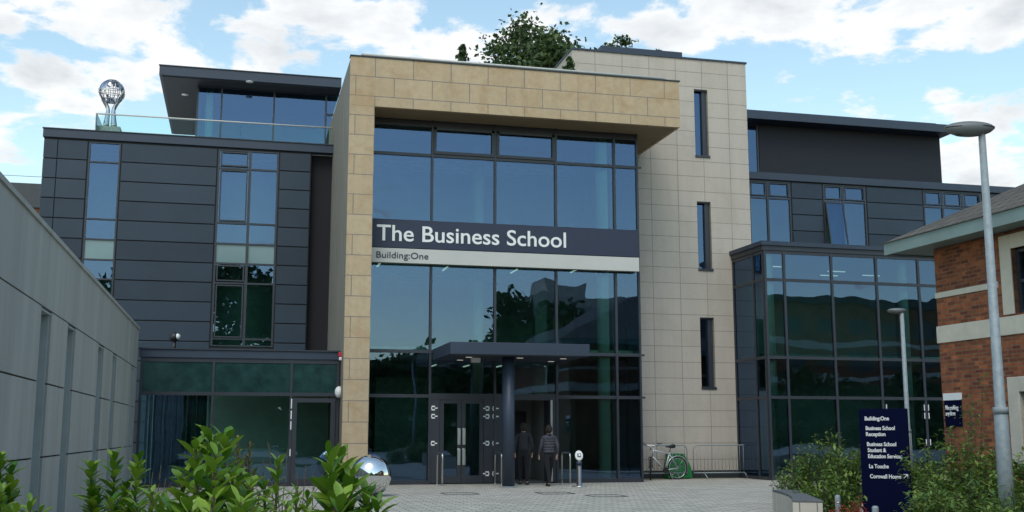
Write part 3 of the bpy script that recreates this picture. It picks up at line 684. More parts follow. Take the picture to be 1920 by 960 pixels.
# ------------------------------------------------------------------ far building at the left edge
DB = root('distant_building', (-12, 56, 0), 'distant slate roofed brick building just showing above the grey wall', 'building')
mb = MB(); mb.box(-30, -8.2, 55, 63, 0, 11.9); mb.build('wall', m_brick, DB)
mb = MB(); mb.box(-30, -8.1, 54.9, 63, 11.91, 13.05); rf = mb.build('roof', m_slate, DB)
mb = MB(); mb.tube([(-30, 55, 13.4), (-8.2, 55, 13.4)], .015, 4)
for i in range(12): mb.tube([(-30+i*1.9, 55, 13.05), (-30+i*1.9, 55, 13.4)], .015, 4)
mb.build('roof_railing', m_galv, DB)

# ------------------------------------------------------------------ brick building at the right
BB = root('brick_house', (20, 20, 0), 'red brick building with pale stone bands and tiled hipped roof at right', 'building')
pc = ad(1771, 812, 24.5); c0 = Vector((pc.x, pc.y, 0))
ta = R(90+2.0)                                    # the wall runs from the corner back toward the viewer
MBB = Matrix.Translation(c0) @ Matrix.Rotation(R(-90)+R(2.0), 4, 'Z')   # local x: along wall toward viewer; local y: into building
MI = MBB.inverted()
def bw(u, v):
    o_ = MI @ Vector((0, 0, EYE)); d = MI.to_3x3() @ ray(u, v); return o_+d*(-o_.y/d.y)
zb = bw(1762, 490).z; 
win1 = (bw(1902, 560).x, bw(1902, 560).x+1.6, bw(1912, 587).z, bw(1902, 465).z)
win0 = (bw(1914, 760).x, bw(1914, 760).x+1.6, .9, bw(1905, 735).z)
LEN = 14.0
mb = MB(); wall(mb, 0, LEN, 0, 5.27, 0, [(win1[0], win1[1], win1[2], 5.0 if win1[3] > 5.2 else win1[3]), (win0[0], win0[1], win0[2], win0[3])], .18, 9)
print('BRICK', win1, win0, zb, bw(1762, 613), bw(1762, 644), bw(1760, 548), bw(1760, 560), c0)
mb.build('brick_wall', m_brick, BB, M=MBB)
zA, zB_ = bw(1762, 644).z, bw(1762, 612).z
mb = MB(); mb.box(-.03, LEN, -.03, .1, zA, zB_); mb.box(-.03, .1, .1, 9, zA, zB_)
mb.build('stone_band', m_caststone, BB, M=MBB, bevel=.01)
zC, zD = bw(1760, 559.5).z, bw(1760, 549).z
mb = MB(); mb.box(-.02, win1[0]-.4, -.02, .1, zC, zD); mb.box(-.02, .1, .1, 9, zC, zD); mb.build('stone_band', m_caststone, BB, M=MBB, bevel=.006)
def surround(w):
    mb = MB(); t = .3
    mb.box(w[0]-t, w[0], -.025, .12, w[2]-(.0), w[3]+.28); mb.box(w[1], w[1]+t, -.025, .12, w[2], w[3]+.28); mb.box(w[0], w[1], -.025, .12, w[3], w[3]+.28)
    o = mb.build('window', m_caststone, BB, M=MBB, bevel=.01)
    q = MB(); q.box(w[0], w[0]+.07, .1, .16, w[2], w[3]); q.box(w[1]-.07, w[1], .1, .16, w[2], w[3]); q.box(w[0]+.07, w[1]-.07, .1, .16, w[3]-.07, w[3]); q.box(w[0]+.07, w[1]-.07, .1, .16, w[2], w[2]+.07)
    q.box(w[0]+.07, w[1]-.07, .105, .155, (w[2]+w[3])/2-.03, (w[2]+w[3])/2+.03); q.box((w[0]+w[1])/2-.04, (w[0]+w[1])/2+.04, .1, .16, w[2]+.07, w[3]-.07); q.build('frame', m_frame, o, M=MBB)
    q = MB(); q.face([(w[0], .14, w[2]), (w[1], .14, w[2]), (w[1], .14, w[3]), (w[0], .14, w[3])]); q.build('pane', m_glass, o, M=MBB)
    q = MB(); q.box(w[0]-.1, w[1]+.1, .8, .85, w[2]-.2, w[3]+.2); q.build('blind', m_iwall, o, M=MBB)
surround(win1); surround(win0)
# eaves and hipped roof
zE = 5.28
oh = 1.0; ol = .55; ex_ = .8
pe = None
mb = MB(); mb.box(-ex_, LEN, -ol+.0, 9+oh, zE, zE+.05); mb.build('eaves_soffit', m_eave, BB, M=MBB)
mb = MB(); mb.box(-ex_, LEN, -ol-.05, -ol, zE-.03, zE+.22); mb.box(-ex_-.05, -ex_, -ol-.05, 9+oh, zE-.03, zE+.22); fas = mb.build('fascia', m_eave, BB, M=MBB)
mb = MB()
y0 = -ol-.09; zz = zE+.22; rise = .5; half = (9+oh-y0)/2
A = (-ex_-.08, y0, zz); Bq = (LEN, y0, zz); Cq = (LEN, y0+half, zz+half*rise); D = (-ex_-.08+half, y0+half, zz+half*rise); E_ = (-ex_-.08, y0+2*half, zz); F_ = (LEN, y0+2*half, zz)
mb.face([A, Bq, Cq, D]); mb.face([A, D, E_]); mb.face([E_, D, Cq, F_]); mb.face([A, E_, F_, Bq])
mb.build('roof', m_rooftile, BB, M=MBB)
# wall notice
NT = root('wall_notice', tuple(MBB @ Vector((.5, -.05, 2.2))), 'small dark notice with white header on the brick wall', 'sign')
nx0, nx1, nz1, nz0 = bw(1773, 760).x, bw(1804, 760).x, bw(1788, 737).z, bw(1788, 800).z
q = MB(); q.box(nx0, nx1, -.03, -.004, nz0, nz1-.22*(nz1-nz0)); pb = q.build('dark_panel', m_navy, NT, M=MBB)
q = MB(); q.box(nx0-.02, nx1+.02, -.035, -.004, nz1-.21*(nz1-nz0), nz1); q.build('header', m_white, NT, M=MBB)
for i, s in enumerate(('No parking', 'any time')):
    p = MBB @ Vector((nx0+.04, -.036, nz1-(.5+.17*i)*(nz1-nz0)))
    tt, w = text(s, .13, m_white, 'lettering', pb, tuple(p), (nx1-nx0-.08)/(.13*5.0) if i == 0 else (nx1-nx0-.08)/(.13*5.0), 1, 0, R(-90)+R(2.0))

# ================================================================== street furniture
def lamp(name, base, H, hr, label, group, rz, pr=.04, br=.092):
    r_ = root(name, base, label, 'street lamp', group); OFF[r_] = Vector((0, 0, 0))
    q = MB(); q.tube([(0, 0, 0), (0, 0, H*.34), (0, 0, H*.345), (0, 0, H*.99)], [br, br*.85, br*.66, pr], 20); q.build('pole', m_galv, r_)
    q = MB(); q.tube([(0, 0, H*.335), (0, 0, H*.35)], [br*.93, br*.93], 20); q.build('collar', m_galv, r_)
    q = MB()   # head: flattened streamlined shell projecting to one side
    n, m = 20, 12
    def prof(t): return (hr*.36)*math.sin(math.pi*min(1, max(0, t)))**.5
    L_ = hr*2
    i0 = 0; rings = []
    for a in range(m+1):
        t = a/m; w = prof(t*.985+.0075)*1.15; cxx = -L_*.74+L_*t
        ring = []
        for k in range(n):
            an = 2*math.pi*k/n; cz, sz = math.cos(an), math.sin(an)
            ring.append(Vector((cxx, cz*w, sz*w*(.62 if sz > 0 else .9)+H)))
        rings.append(ring)
    for a in range(m):
        for k in range(n):
            w = (k+1) % n; q.face([rings[a][k], rings[a+1][k], rings[a+1][w], rings[a][w]], True)
    q.face(rings[0]); q.face(rings[-1][::-1])
    hd = q.build('lamp_head', m_head, r_)
    md = hd.modifiers.new('w', 'WELD'); md.merge_threshold = .001
    q = MB(); q.sphere((-L_*.38, 0, H-.03*hr/.3), hr*.42, 16, 10, (1.15, .7, .62)); q.build('lens', m_glass_clear, hd)
    q = MB(); q.lathe([(.505*L_, -.006), (.505*L_, .006)], (-L_*.24, 0, H), 28, True, 1.0, .4); q.build('rim', m_black, hd)
    r_.rotation_euler.z = rz
    return r_
dl = 14.2; p = ad(1879, 812, dl)
lamp('street_lamp', (p.x, p.y, 0), 1.5+(812-262)*dl/2116*.985, .30, 'tall galvanised street lamp nearest the viewer, in front of the brick building', 'street lamps', R(-16))
dl = 29.5; p = ad(1703, 812, dl)
lamp('street_lamp', (p.x, p.y, 0), 1.5+(812-594)*dl/2116*1.0, .24, 'smaller slim street lamp standing behind the navy directory sign', 'street lamps', R(-16), .05, .085)

# ---- directory totem
dt = 20.3; pa, pb_ = ad(1613, 812, dt), ad(1703, 812, dt-.15)
cxp = (pa+pb_)/2; wT = (pb_-pa).length; ang = math.atan2(pb_.y-pa.y, pb_.x-pa.x)
TT = root('directory_sign', (cxp.x, cxp.y, 0), 'navy directory totem with white lettering among the shrubs', 'sign'); OFF[TT] = Vector((0, 0, 0))
hT = 1.5+(812-769)*dt/2116
q = MB(); q.box(-wT/2, wT/2, -.06, .06, .02, hT); tp = q.build('panel', m_navy, TT, bevel=.006)
q = MB(); q.box(-wT/2+.05, wT/2-.05, -.045, .045, 0, .02); q.build('base', m_dark, TT)
def tz(v): return 1.5+(812-v)*dt/2116
sc = wT/90
for s, v, u0, u1 in (('Building:One', 789.5, 1624, 1670), ('Business School', 806.5, 1625, 1680), ('Reception', 817, 1625, 1662), ('Business School', 834.5, 1626, 1681), ('Student &', 845, 1627, 1662), ('Education Services', 855.5, 1627, 1691), ('La Touche', 873, 1628, 1665), ('Cornwall House', 890.5, 1629, 1687)):
    fit_text(s, m_white, 'lettering', tp, (u0-1658)*sc, (u1-1658)*sc, tz(v), .068, -.0605, bold=.0022)
q = MB(); ax, az = (1695-1658)*sc, tz(887)
q.tube([(ax-.035, -.068, az-.035), (ax+.035, -.068, az+.035)], .008, 4); q.tube([(ax-.03, -.068, az+.036), (ax+.036, -.068, az+.036), (ax+.036, -.068, az-.03)], .008, 4)
q.build('arrow', m_white, tp)
TT.rotation_euler.z = ang

# ---- planter bench block
PBk = root('stone_bench', (10.6, 18.5, 0), 'low pale stone bench block with dark grey tapering top', 'bench')
zt = .5
def top(u, v): d = ray(u, v); return Vector((0, 0, EYE))+d*((zt-EYE)/d.z)
A, Bp, Cp, D = top(1448, 918), top(1493, 918), top(1542, 938), top(1486, 937)
q = MB()
Lft = [A.lerp(D, t)+Vector((-.12, 0, 0))*math.sin(math.pi*t)*-1 for t in (0, .25, .5, .75, 1)]
poly = [(p.x, p.y) for p in Lft] + [(Cp.x, Cp.y), (Bp.x, Bp.y)]
q.prism(poly, 0, zt-.04); q.build('base', bricks('bench_stone', (.5, .46, .38), (.53, .49, .41), (.2, .18, .15), .22, 2.0, .008, 0, (0, 0), .8, fine=.05, bump=.2), PBk)
q = MB(); q.prism(poly, zt-.04, zt); q.build('top_slab', plain('bench_top', (.11, .115, .115), .6, var=.1), PBk, bevel=.006)

for u0, u1, v, lab in ((835, 889, 926, 'square drain cover set in the paving in front of the double doors'), (1012, 1068, 925, 'drain cover in the paving in front of the two people'), (1105, 1168, 930, 'drain cover in the paving in front of the door button post')):
    d0 = ray((u0+u1)/2, v); c_ = Vector((0, 0, EYE))+d0*(-EYE/d0.z); w_ = .42
    q = MB()
    for a, b, c, d in ((-w_, w_, -w_, -w_+.02), (-w_, w_, w_-.02, w_), (-w_, -w_+.02, -w_+.02, w_-.02), (w_-.02, w_, -w_+.02, w_-.02)): q.box(c_.x+a, c_.x+b, c_.y+c, c_.y+d, .002, .012)
    q.build('drain_cover', m_slate, None, tag=(lab, 'drain cover'))

# ---- bollards
def bollard(base, h, r, label, grp):
    r_ = root('bollard', base, label, 'bollard', grp); OFF[r_] = Vector((0, 0, 0))
    q = MB(); q.lathe([(r, 0), (r, h-.03), (r*.9, h-.01), (r*.5, h)], (0, 0, 0), 18); q.build('post', m_galv if r < .05 else m_white, r_)
    q = MB(); q.lathe([(r*1.03, h-.12), (r*1.03, h-.10)], (0, 0, 0), 18); q.build('band', m_steel, r_)
    return r_
for u, v, d, hh, lab in ((1565, 921, 17.6, .6, 'short pale bollard between the stone bench and the navy directory sign'), (1634, 939, 15.0, .6, 'short pale bollard in front of the navy directory sign, nearest the viewer'), (1478.5, 884, 25.5, .62, 'thin bollard at the bed corner beyond the stone bench')):
    p = ad(u, 812, d); bollard((p.x, p.y, 0), 1.5-(v-812)*d/2116, .042, lab, 'bollards')

# ---- polished sphere
p = ad(697, 812, 27.6)
q = MB(); q.sphere((p.x, p.y, .50), .49, 48, 32); q.build('steel_sphere', m_mirror, None, tag=('large mirror polished steel ball on the paving by the stone pillar', 'sphere'))

# ---- hoop rails at the doors
HR = root('hoop_rail', (5.75, 32.2, 0), 'bent steel hoop rail left of the double doors', 'handrail', 'hoop rails by the doors'); OFF[HR] = Vector((0, 0, 0))
q = MB(); pts = [(0, 0, 0), (0, 0, .82)] + [(0, .1-.1*math.cos(a), .82+.1*math.sin(a)) for a in (R(30), R(60), R(90))] + [(0, .75, .92)] + [(0, .75+.1*math.sin(a), .82+.1*math.cos(a)) for a in (R(30), R(60))] + [(0, .85, .82), (0, .85, 0)]
q.tube(pts, .024, 10); q.build('rail', m_steel, HR)
q = MB(); q.lathe([(.05, 0), (.05, .012)], (0, 0, 0), 14); q.build('foot_plate', m_steel, HR)
q = MB(); q.lathe([(.05, 0), (.05, .012)], (0, .85, 0), 14); q.build('foot_plate', m_steel, HR)
h2 = copy_tree(HR); h2.location = (7.62, 32.3, 0); h2['label'] = 'steel hoop rail just left of the dark canopy column'
h3 = copy_tree(HR); h3.location = (9.62, 32.0, 0); h3['label'] = 'steel hoop rail right of the open doorway'
HR.location = (5.8, 31.95, 0)
# ---- push-button post
p = ad(1085, 812, 32.3)
PP = root('door_opener_post', (p.x, p.y, 0), 'short steel post with round white push button disc by the door', 'push button post'); OFF[PP] = Vector((0, 0, 0))
q = MB(); q.lathe([(.2, 0), (.2, .02), (.075, .03), (.075, .72)], (0, 0, 0), 20); q.build('post', m_steel, PP)
q = MB(); q.lathe([(.082, .6), (.082, .7)], (0, 0, 0), 20); q.build('collar', m_sign, PP)
Mr = Matrix.Translation((0, -.02, .87)) @ Matrix.Rotation(R(68), 4, 'X')
q = MB(); q.lathe([(.13, -.02), (.14, 0), (.13, .02)], (0, 0, 0), 28, True, .82, 1.1); q.build('disc', m_white, PP, M=Mr)
q = MB(); q.box(-.05, .05, -.055, .055, .02, .026); q.build('button_frame', m_black, PP, M=Mr)
q = MB(); q.box(-.015, .035, -.02, .035, .027, .034); q.build('button', m_white, PP, M=Mr)
PP.rotation_euler.z = R(-10)
# ---- crowd barriers
CB = root('crowd_barrier', (14, 35.2, 0), 'steel crowd barrier behind the bicycle against the pale wall', 'barrier', 'crowd barriers'); OFF[CB] = Vector((0, 0, 0))
Wb, Hb = 2.2, 1.1
q = MB(); c = .14
pts = [(-Wb/2, 0, .16), (-Wb/2, 0, Hb-c)]+[(-Wb/2+c-c*math.cos(a), 0, Hb-c+c*math.sin(a)) for a in (R(30), R(60), R(90))]+[(Wb/2-c+c*math.sin(a), 0, Hb-c+c*math.cos(a)) for a in (0, R(30), R(60), R(90))]+[(Wb/2, 0, .16)]
q.tube(pts, .02, 8); q.tube([(-Wb/2, 0, .19), (Wb/2, 0, .19)], .02, 8); q.build('frame', m_galv, CB)
q = MB()
for i in range(1, 17): x = -Wb/2+Wb*i/17; q.tube([(x, 0, .2), (x, 0, Hb-.01)], .008, 5)
q.build('bars', m_galv, CB)
for x in (-Wb*.33, Wb*.33):
    q = MB(); q.tube([(x, -.28, .02), (x, 0, .2), (x, .28, .02)], .018, 6); q.build('foot', m_galv, CB)
CB.location = (gx(1229, 35.25), 35.25, .0)
c2 = copy_tree(CB); c2.location = (gx(1356, 35.3), 35.3, .0); c2['label'] = 'steel crowd barrier standing clear, in front of the glazed box corner'
# ---- green grit bin
gxx = gx(1268, 35.45)
GB = root('grit_bin', (gxx, 35.45, 0), 'green plastic bin with sloping lid behind the bicycle', 'bin'); OFF[GB] = Vector((0, 0, 0))
q = MB(); q.v = []; 
prof = [(-.40, .02), (.48, .02), (.44, .35), (.38, .5), (.2, .80), (-.33, .80), (-.40, .5)]
i = 0; yy = (-.18, .18)
q.face([(a, yy[0], b) for a, b in prof]); q.face([(a, yy[1], b) for a, b in prof][::-1])
for k in range(len(prof)):
    a, b = prof[k], prof[(k+1) % len(prof)]; q.face([(a[0], yy[0], a[1]), (a[0], yy[1], a[1]), (b[0], yy[1], b[1]), (b[0], yy[0], b[1])])
gb = q.build('body', m_green, GB, bevel=.02); md = gb.modifiers.new('w', 'WELD'); md.merge_threshold = .001
gb.modifiers.move(1, 0)
q = MB(); q.box(-.35, .22, -.2, .2, .78, .83); q.build('lid', m_green, GB, bevel=.015)
q = MB(); q.box(-.1, .2, -.22, -.18, .5, .56); q.build('handle', m_green, GB)

# ---- bicycle
BK = root('bicycle', (13.9, 34.85, 0), 'silver framed bicycle with black saddle leaning by the barriers', 'bicycle'); OFF[BK] = Vector((0, 0, 0))
rw = .335; rc = Vector((.5, 0, rw)); bbk = Vector((.07, 0, .28)); seatp = Vector((.22, 0, .80)); headT = Vector((-.33, 0, .86)); headB = Vector((-.36, 0, .68)); fc = Vector((-.56, 0, rw))
def wheel(c, ang):
    Mw = Matrix.Translation(c) @ Matrix.Rotation(ang, 4, 'Z')
    q = MB(); q.torus((0, 0, 0), rw-.02, .02, n=40, m=8); w = q.build('wheel', m_rubber, BK, M=Mw)
    q = MB(); q.torus((0, 0, 0), rw-.045, .01, n=40, m=6); q.build('rim', m_steel, w, M=Mw)
    q = MB()
    for k in range(14):
        a = math.pi*2*k/14; q.tube([(0, 0, 0), (math.cos(a)*(rw-.05), 0, math.sin(a)*(rw-.05))], .0022, 4, False)
    q.tube([(0, -.05, 0), (0, .05, 0)], .02, 8); q.build('spokes', m_steel, w, M=Mw)
wheel(rc, 0)
steer = R(62)
Mst = Matrix.Translation(Vector((-.42, 0, 0))) @ Matrix.Rotation(steer, 4, 'Z') @ Matrix.Translation(Vector((.42, 0, 0)))
wheel(Mst @ fc, steer)
q = MB(); q.tube([bbk, seatp], .022, 8); q.tube([bbk, headB], .025, 8); q.tube([seatp-Vector((0, 0, .05)), headT], .022, 8); q.tube([headB, headT+Vector((0.005, 0, .06))], .027, 8)
for s in (-.05, .05): q.tube([bbk+Vector((0, s*.6, 0)), rc+Vector((0, s, 0))], .01, 6); q.tube([seatp+Vector((0, s*.4, -.06)), rc+Vector((0, s, 0))], .009, 6)
q.build('frame', m_bike, BK)
q = MB(); 
for s in (-.05, .05): q.tube([headB+Vector((0, s, -.02)), fc+Vector((.02, s, .1)), fc+Vector((0, s, 0))], .012, 6)
q.tube([headB+Vector((0, -.05, -.02)), headB+Vector((0, .05, -.02))], .014, 6); q.build('fork', m_black, BK, M=Mst)
q = MB(); q.tube([headT, headT+Vector((-.0, 0, .14))], .014, 8); q.tube([headT+Vector((.06, -.3, .2)), headT+Vector((0, -.1, .14)), headT+Vector((0, .1, .14)), headT+Vector((.06, .3, .2))], .013, 8); q.build('handlebar', m_steel, BK, M=Mst)
q = MB()
for s in (-1, 1): q.tube([headT+Vector((.06, s*.2, .187)), headT+Vector((.09, s*.32, .205))], .019, 8)
q.build('grip', m_black, BK, M=Mst)
q = MB(); q.tube([seatp, seatp+Vector((.03, 0, .13))], .013, 8); q.build('seat_post', m_black, BK)
q = MB()
P_ = [(-.16, .02, .02), (-.05, .035, .02), (.06, .07, .03), (.14, .075, .035)]
q.tube([seatp+Vector((.03+a, 0, .15+c)) for a, b, c in P_], [.02, .034, .06, .055], 10); o = q.build('saddle', m_black, BK)
q = MB(); q.torus(rc, rw+.025, .016, n=20, m=6, a0=R(10), a1=R(200)); q.build('mudguard', m_steel, BK)
q = MB(); q.tube([bbk+Vector((0, -.04, 0)), bbk+Vector((0, -.055, 0))], .09, 20); q.tube([bbk+Vector((0, -.06, 0)), bbk+Vector((.1, -.07, -.13))], .01, 6); q.tube([bbk+Vector((0, .06, 0)), bbk+Vector((-.1, .07, .13))], .01, 6)
q.box(bbk.x+.06, bbk.x+.14, -.17, -.07, bbk.z-.15, bbk.z-.13); q.box(bbk.x-.14, bbk.x-.06, .07, .17, bbk.z+.12, bbk.z+.14); q.build('crankset', m_black, BK)
q = MB(); q.tube([bbk+Vector((.12, -.05, -.02)), bbk+Vector((.16, -.22, -.27))], .009, 6); q.build('kickstand', m_steel, BK)
BK.location = (gx(1268, 34.9)-.55*math.cos(R(9)), 34.9-.55*math.sin(R(9)), 0); BK.rotation_euler = (R(4), 0, R(9)); BK.scale = (1.1, 1.1, 1.1)

# ---- small wall fixtures
p = py(642, 664, 33.05)
FL = root('alarm_sounder', (2.97, 32.95, 3.75), 'red and white alarm box at the corner of the annex roof', 'alarm')
q = MB(); q.box(2.86, 3.0, 32.88, 33.03, 3.70, 3.84); q.build('housing', m_red, FL, bevel=.02)
q = MB(); q.box(2.88, 2.99, 32.89, 33.03, 3.60, 3.70); q.build('strobe', m_white, FL, bevel=.02)
q = MB(); q.sphere((2.9, 32.95, 2.68), .17, 18, 12, (.7, .8, 1)); q.build('bulkhead_light', m_white, None, tag=('round white bulkhead lamp beside the stone pillar', 'wall lamp'))
p = py(327, 632, 36)
SL = root('dome_camera', (p.x, 36, 3.9), 'black and white dome security camera on the annex roof', 'security camera')
q = MB(); q.sphere((p.x, 36, p.z), .15, 20, 14); q.build('dome', m_black, SL)
q = MB(); q.sphere((p.x+.085, 35.96, p.z+.01), .1, 20, 14); q.build('cover', m_white, SL)
q = MB(); q.tube([(p.x, 36, 3.86), (p.x, 36, p.z-.1)], .06, 10); q.build('bracket', m_black, SL)
p = py(1458, 448, 34.5)
q = MB(); q.sphere((p.x, 34.5, 7.85), .05, 10, 8); q.build('roof_marker_light', m_white, None, tag=('tiny white light on the glazed box roof', 'light'))

# ---- globe sculpture on the terrace
GS = root('globe_sculpture', (-4.5, 38.8, 11.2), 'polished steel globe held up by hands, on a plinth on the roof terrace', 'sculpture')
gc = Vector((-4.5, 38.8, 12.98)); gr = .41
q = MB(); q.box(-4.86, -4.13, 38.5, 39.1, 11.2, 11.70); q.build('plinth', plain('plinth_grey', (.3, .33, .32), .6), GS, bevel=.01)
q = MB()
for k in range(8):
    a = math.pi*k/8; pts = [gc+Vector((math.cos(a)*math.sin(t), math.sin(a)*math.sin(t), math.cos(t)))*gr for t in [2*math.pi*j/28 for j in range(29)]]; q.tube(pts, .012, 4, False)
for k in range(1, 8):
    t = math.pi*k/8; pts = [gc+Vector((math.sin(t)*math.cos(a), math.sin(t)*math.sin(a), math.cos(t)))*gr for a in [2*math.pi*j/24 for j in range(25)]]; q.tube(pts, .011, 4, False)
q.build('globe_lattice', m_chrome, GS)
q = MB(); rnd = random.Random(5)
seeds = [(Vector((rnd.gauss(0, 1), rnd.gauss(0, 1), rnd.gauss(0, 1))).normalized(), rnd.uniform(.35, .62)) for _ in range(9)]
for i in range(24):
    for j in range(36):
        t0, t1 = math.pi*i/24, math.pi*(i+1)/24; a0, a1 = 2*math.pi*j/36, 2*math.pi*(j+1)/36
        f = lambda t, a: Vector((math.sin(t)*math.cos(a), math.sin(t)*math.sin(a), math.cos(t)))
        m_ = f((t0+t1)/2, (a0+a1)/2)
        if any((m_-s).length < rr_*(1+.25*math.sin(9*m_.x+7*m_.z)) for s, rr_ in seeds):
            q.face([gc+f(t, a)*gr*(1.01+.02*rnd.random()) for t, a in ((t0, a0), (t1, a0), (t1, a1), (t0, a1))])
q.build('globe_continents', m_chrome, GS)
def skin_mesh(name, verts, edges, radii, mat, parent, rootv=0, sub=1, M=None):
    me = bpy.data.meshes.new(name); me.from_pydata([Vector(v) for v in verts], edges, [])
    o = bpy.data.objects.new(name, me); COL.objects.link(o)
    md = o.modifiers.new('s', 'SKIN'); md.use_smooth_shade = True; md.branch_smoothing = .3
    for i, r_ in enumerate(radii):
        rr2 = r_ if isinstance(r_, tuple) else (r_, r_); me.skin_vertices[0].data[i].radius = rr2; me.skin_vertices[0].data[i].use_root = (i == rootv)
    if sub: ms = o.modifiers.new('u', 'SUBSURF'); ms.levels = sub; ms.render_levels = sub
    bpy.context.view_layer.update()
    m2 = bpy.data.meshes.new_from_object(o.evaluated_get(bpy.context.evaluated_depsgraph_get())); bpy.data.objects.remove(o)
    if M: m2.transform(M)
    m2.name = name
    off = OFF.get(parent, Vector())
    m2.transform(Matrix.Translation(-off)); m2.materials.clear(); m2.materials.append(mat)
    for p_ in m2.polygons: p_.use_smooth = True
    o2 = bpy.data.objects.new(name, m2); COL.objects.link(o2)
    if parent is not None: o2.parent = parent; OFF[o2] = off
    return o2
for s in (-1, 1):
    V = [(-4.5+s*.13, 38.8, 11.68), (-4.5+s*.11, 38.8, 12.0), (-4.5+s*.08, 38.8, 12.32), (-4.5+s*.13, 38.8, 12.48), (-4.5+s*.22, 38.8, 12.62)]; Ed = [(0, 1), (1, 2), (2, 3), (3, 4)]; Rd = [.13, .09, .07, .08, .09]
    for k, dy in enumerate((-.2, -.09, .03, .15)):
        b0 = len(V); V += [(-4.5+s*.29, 38.8+dy*.9, 12.72), (-4.5+s*.37, 38.8+dy*1.2, 12.86), (-4.5+s*.4, 38.8+dy*1.3, 13.0)]; Ed += [(4, b0), (b0, b0+1), (b0+1, b0+2)]; Rd += [.035, .03, .022]
    skin_mesh('supporting_hand', V, Ed, Rd, m_chrome, GS)

# ---- roof plants, trees
def leafcards(mb, pts, size, rnd, long=1.6):
    for p in pts:
        d = Vector((rnd.gauss(0, 1), rnd.gauss(0, 1), rnd.gauss(0, .8))).normalized(); w = d.orthogonal().normalized(); w.rotate(Matrix.Rotation(rnd.uniform(0, 6.28), 3, d)); s = size*rnd.uniform(.6, 1.3)
        a = d*s*long*.5; b = w*s*.5
        mb.face([p-a, p-a*.2+b, p+a, p-a*.2-b])
def tree(name, base, H, crown, label, n=5000, size=.35, clumps=40, seed=1, group=None, cr=None, trunk=.3):
    rnd = random.Random(seed); r_ = root(name, base, label, 'tree', group); B0 = Vector(base)
    cc = B0+Vector((0, 0, H-crown[2]))
    q = MB(); cps = []
    for k in range(max(3, clumps//9)):
        a_ = rnd.uniform(0, 6.28); z_ = rnd.uniform(-.1, .8); cps.append(cc+Vector((math.cos(a_)*crown[0]*1.12*(1-z_*.4), math.sin(a_)*crown[1], z_*crown[2]*1.25)))
    clumps += max(3, clumps//9)
    for k in range(clumps-len(cps)):
        while True:
            v = Vector((rnd.uniform(-1, 1), rnd.uniform(-1, 1), rnd.uniform(-1, 1)))
            if .25 < v.length < 1: break
        cps.append(cc+Vector((v.x*crown[0], v.y*crown[1], v.z*crown[2])))
    pts = []
    for k in range(n):
        c = cps[rnd.randrange(clumps)]; s = min(crown)*.2
        pts.append(c+Vector((rnd.gauss(0, s), rnd.gauss(0, s), rnd.gauss(0, s*.7))))
    leafcards(q, pts, size, rnd); q.build('crown', m_leafT, r_)
    q = MB(); q.tube([B0, B0+Vector((.1, 0, H*.3)), cc], [trunk, trunk*.7, trunk*.25], 10)
    for c in cps[:22]: st = B0+Vector((0, 0, H*rnd.uniform(.35, .7))); q.tube([st, st.lerp(c, .5)+Vector((0, 0, .2)), c], [trunk*.22, trunk*.12, .03], 5)
    q.build('trunk', m_bark, r_)
    return r_
pt = py(1012, 90, 50)
tree('broadleaf_tree', (pt.x-.2, 50, 0), 20.95, (2.15, 2.3, 2.6), 'large dark leafy tree rising behind the stone parapet', 8500, .16, 75, 11)
p = py(1155, 85, 50); tree('broadleaf_tree', (p.x, 50, 0), 20.35, (.9, 1, 1.2), 'treetop twigs just above the dark roof block of the tower', 1500, .13, 14, 5)
p = py(1240, 90, 50); tree('broadleaf_tree', (p.x, 50, 0), 20.5, (.4, .5, 1.2), 'small pointed treetop twig near the right end of the tower roof block', 700, .12, 9, 8)
def conifer(base, h, label, seed):
    rnd = random.Random(seed); r_ = root('potted_shrub', base, label, 'shrub', 'clipped shrubs on the roof'); B0 = Vector(base)
    q = MB(); pts = []
    for k in range(420):
        a = rnd.uniform(0, 6.28); t = rnd.random()**.8; rr_ = h*.27*(1-t)**.6*rnd.random()**.4*(.75+.45*math.sin(t*23+a*2))
        pts.append(B0+Vector((math.cos(a)*rr_, math.sin(a)*rr_, .25+t*(h-.25))))
    leafcards(q, pts, .1, rnd); q.build('foliage', m_leafT, r_)
    q = MB(); q.tube([B0, B0+Vector((0, 0, h*.9))], .03, 6); q.build('stem', m_bark, r_)
    q = MB(); q.lathe([(.14, 0), (.2, .28), (.19, .3)], tuple(B0), 16); q.build('pot', m_slate, r_)
p = py(867, 118, 34); conifer((p.x, 34, 12.56), 1.36, 'bushy conifer tip poking above the left half of the stone parapet', 1)
p = py(1068, 133, 34); conifer((p.x, 34, 12.56), 1.26, 'small conifer tip beside the pale tower edge', 2)
# trees and blocks across the road, behind the viewer (seen mirrored in the glass)
for i, (x, y, h, cr_) in enumerate(((-9, -34, 16, (6, 5, 6)), (-1, -33, 17.5, (6, 5, 7)), (6, -36, 12, (4, 4, 5)), (14.5, -33, 8.5, (4, 4, 3.6)), (21, -36, 7.4, (3, 3, 3)), (25.5, -31, 12.5, (4.4, 4, 5)), (31, -34, 11.5, (4, 4, 5)), (38, -30, 10.0, (5, 4, 4)), (47, -34, 8, (5, 5, 4)), (59, -32, 7, (5, 5, 3.5)), (-19, -30, 13, (6, 5, 5)), (70, -30, 7, (5, 5, 3.5)))):
    tree('street_tree', (x, y, 0), h, cr_, 'tree across the road, mirrored in the entrance glass', 7000, .5, 46, 20+i, 'trees mirrored in the glass', trunk=.35)
HG = root('hedge', (20, -27, 0), 'long clipped hedge across the road, mirrored low in the glass', 'hedge')
q = MB(); rnd = random.Random(9)
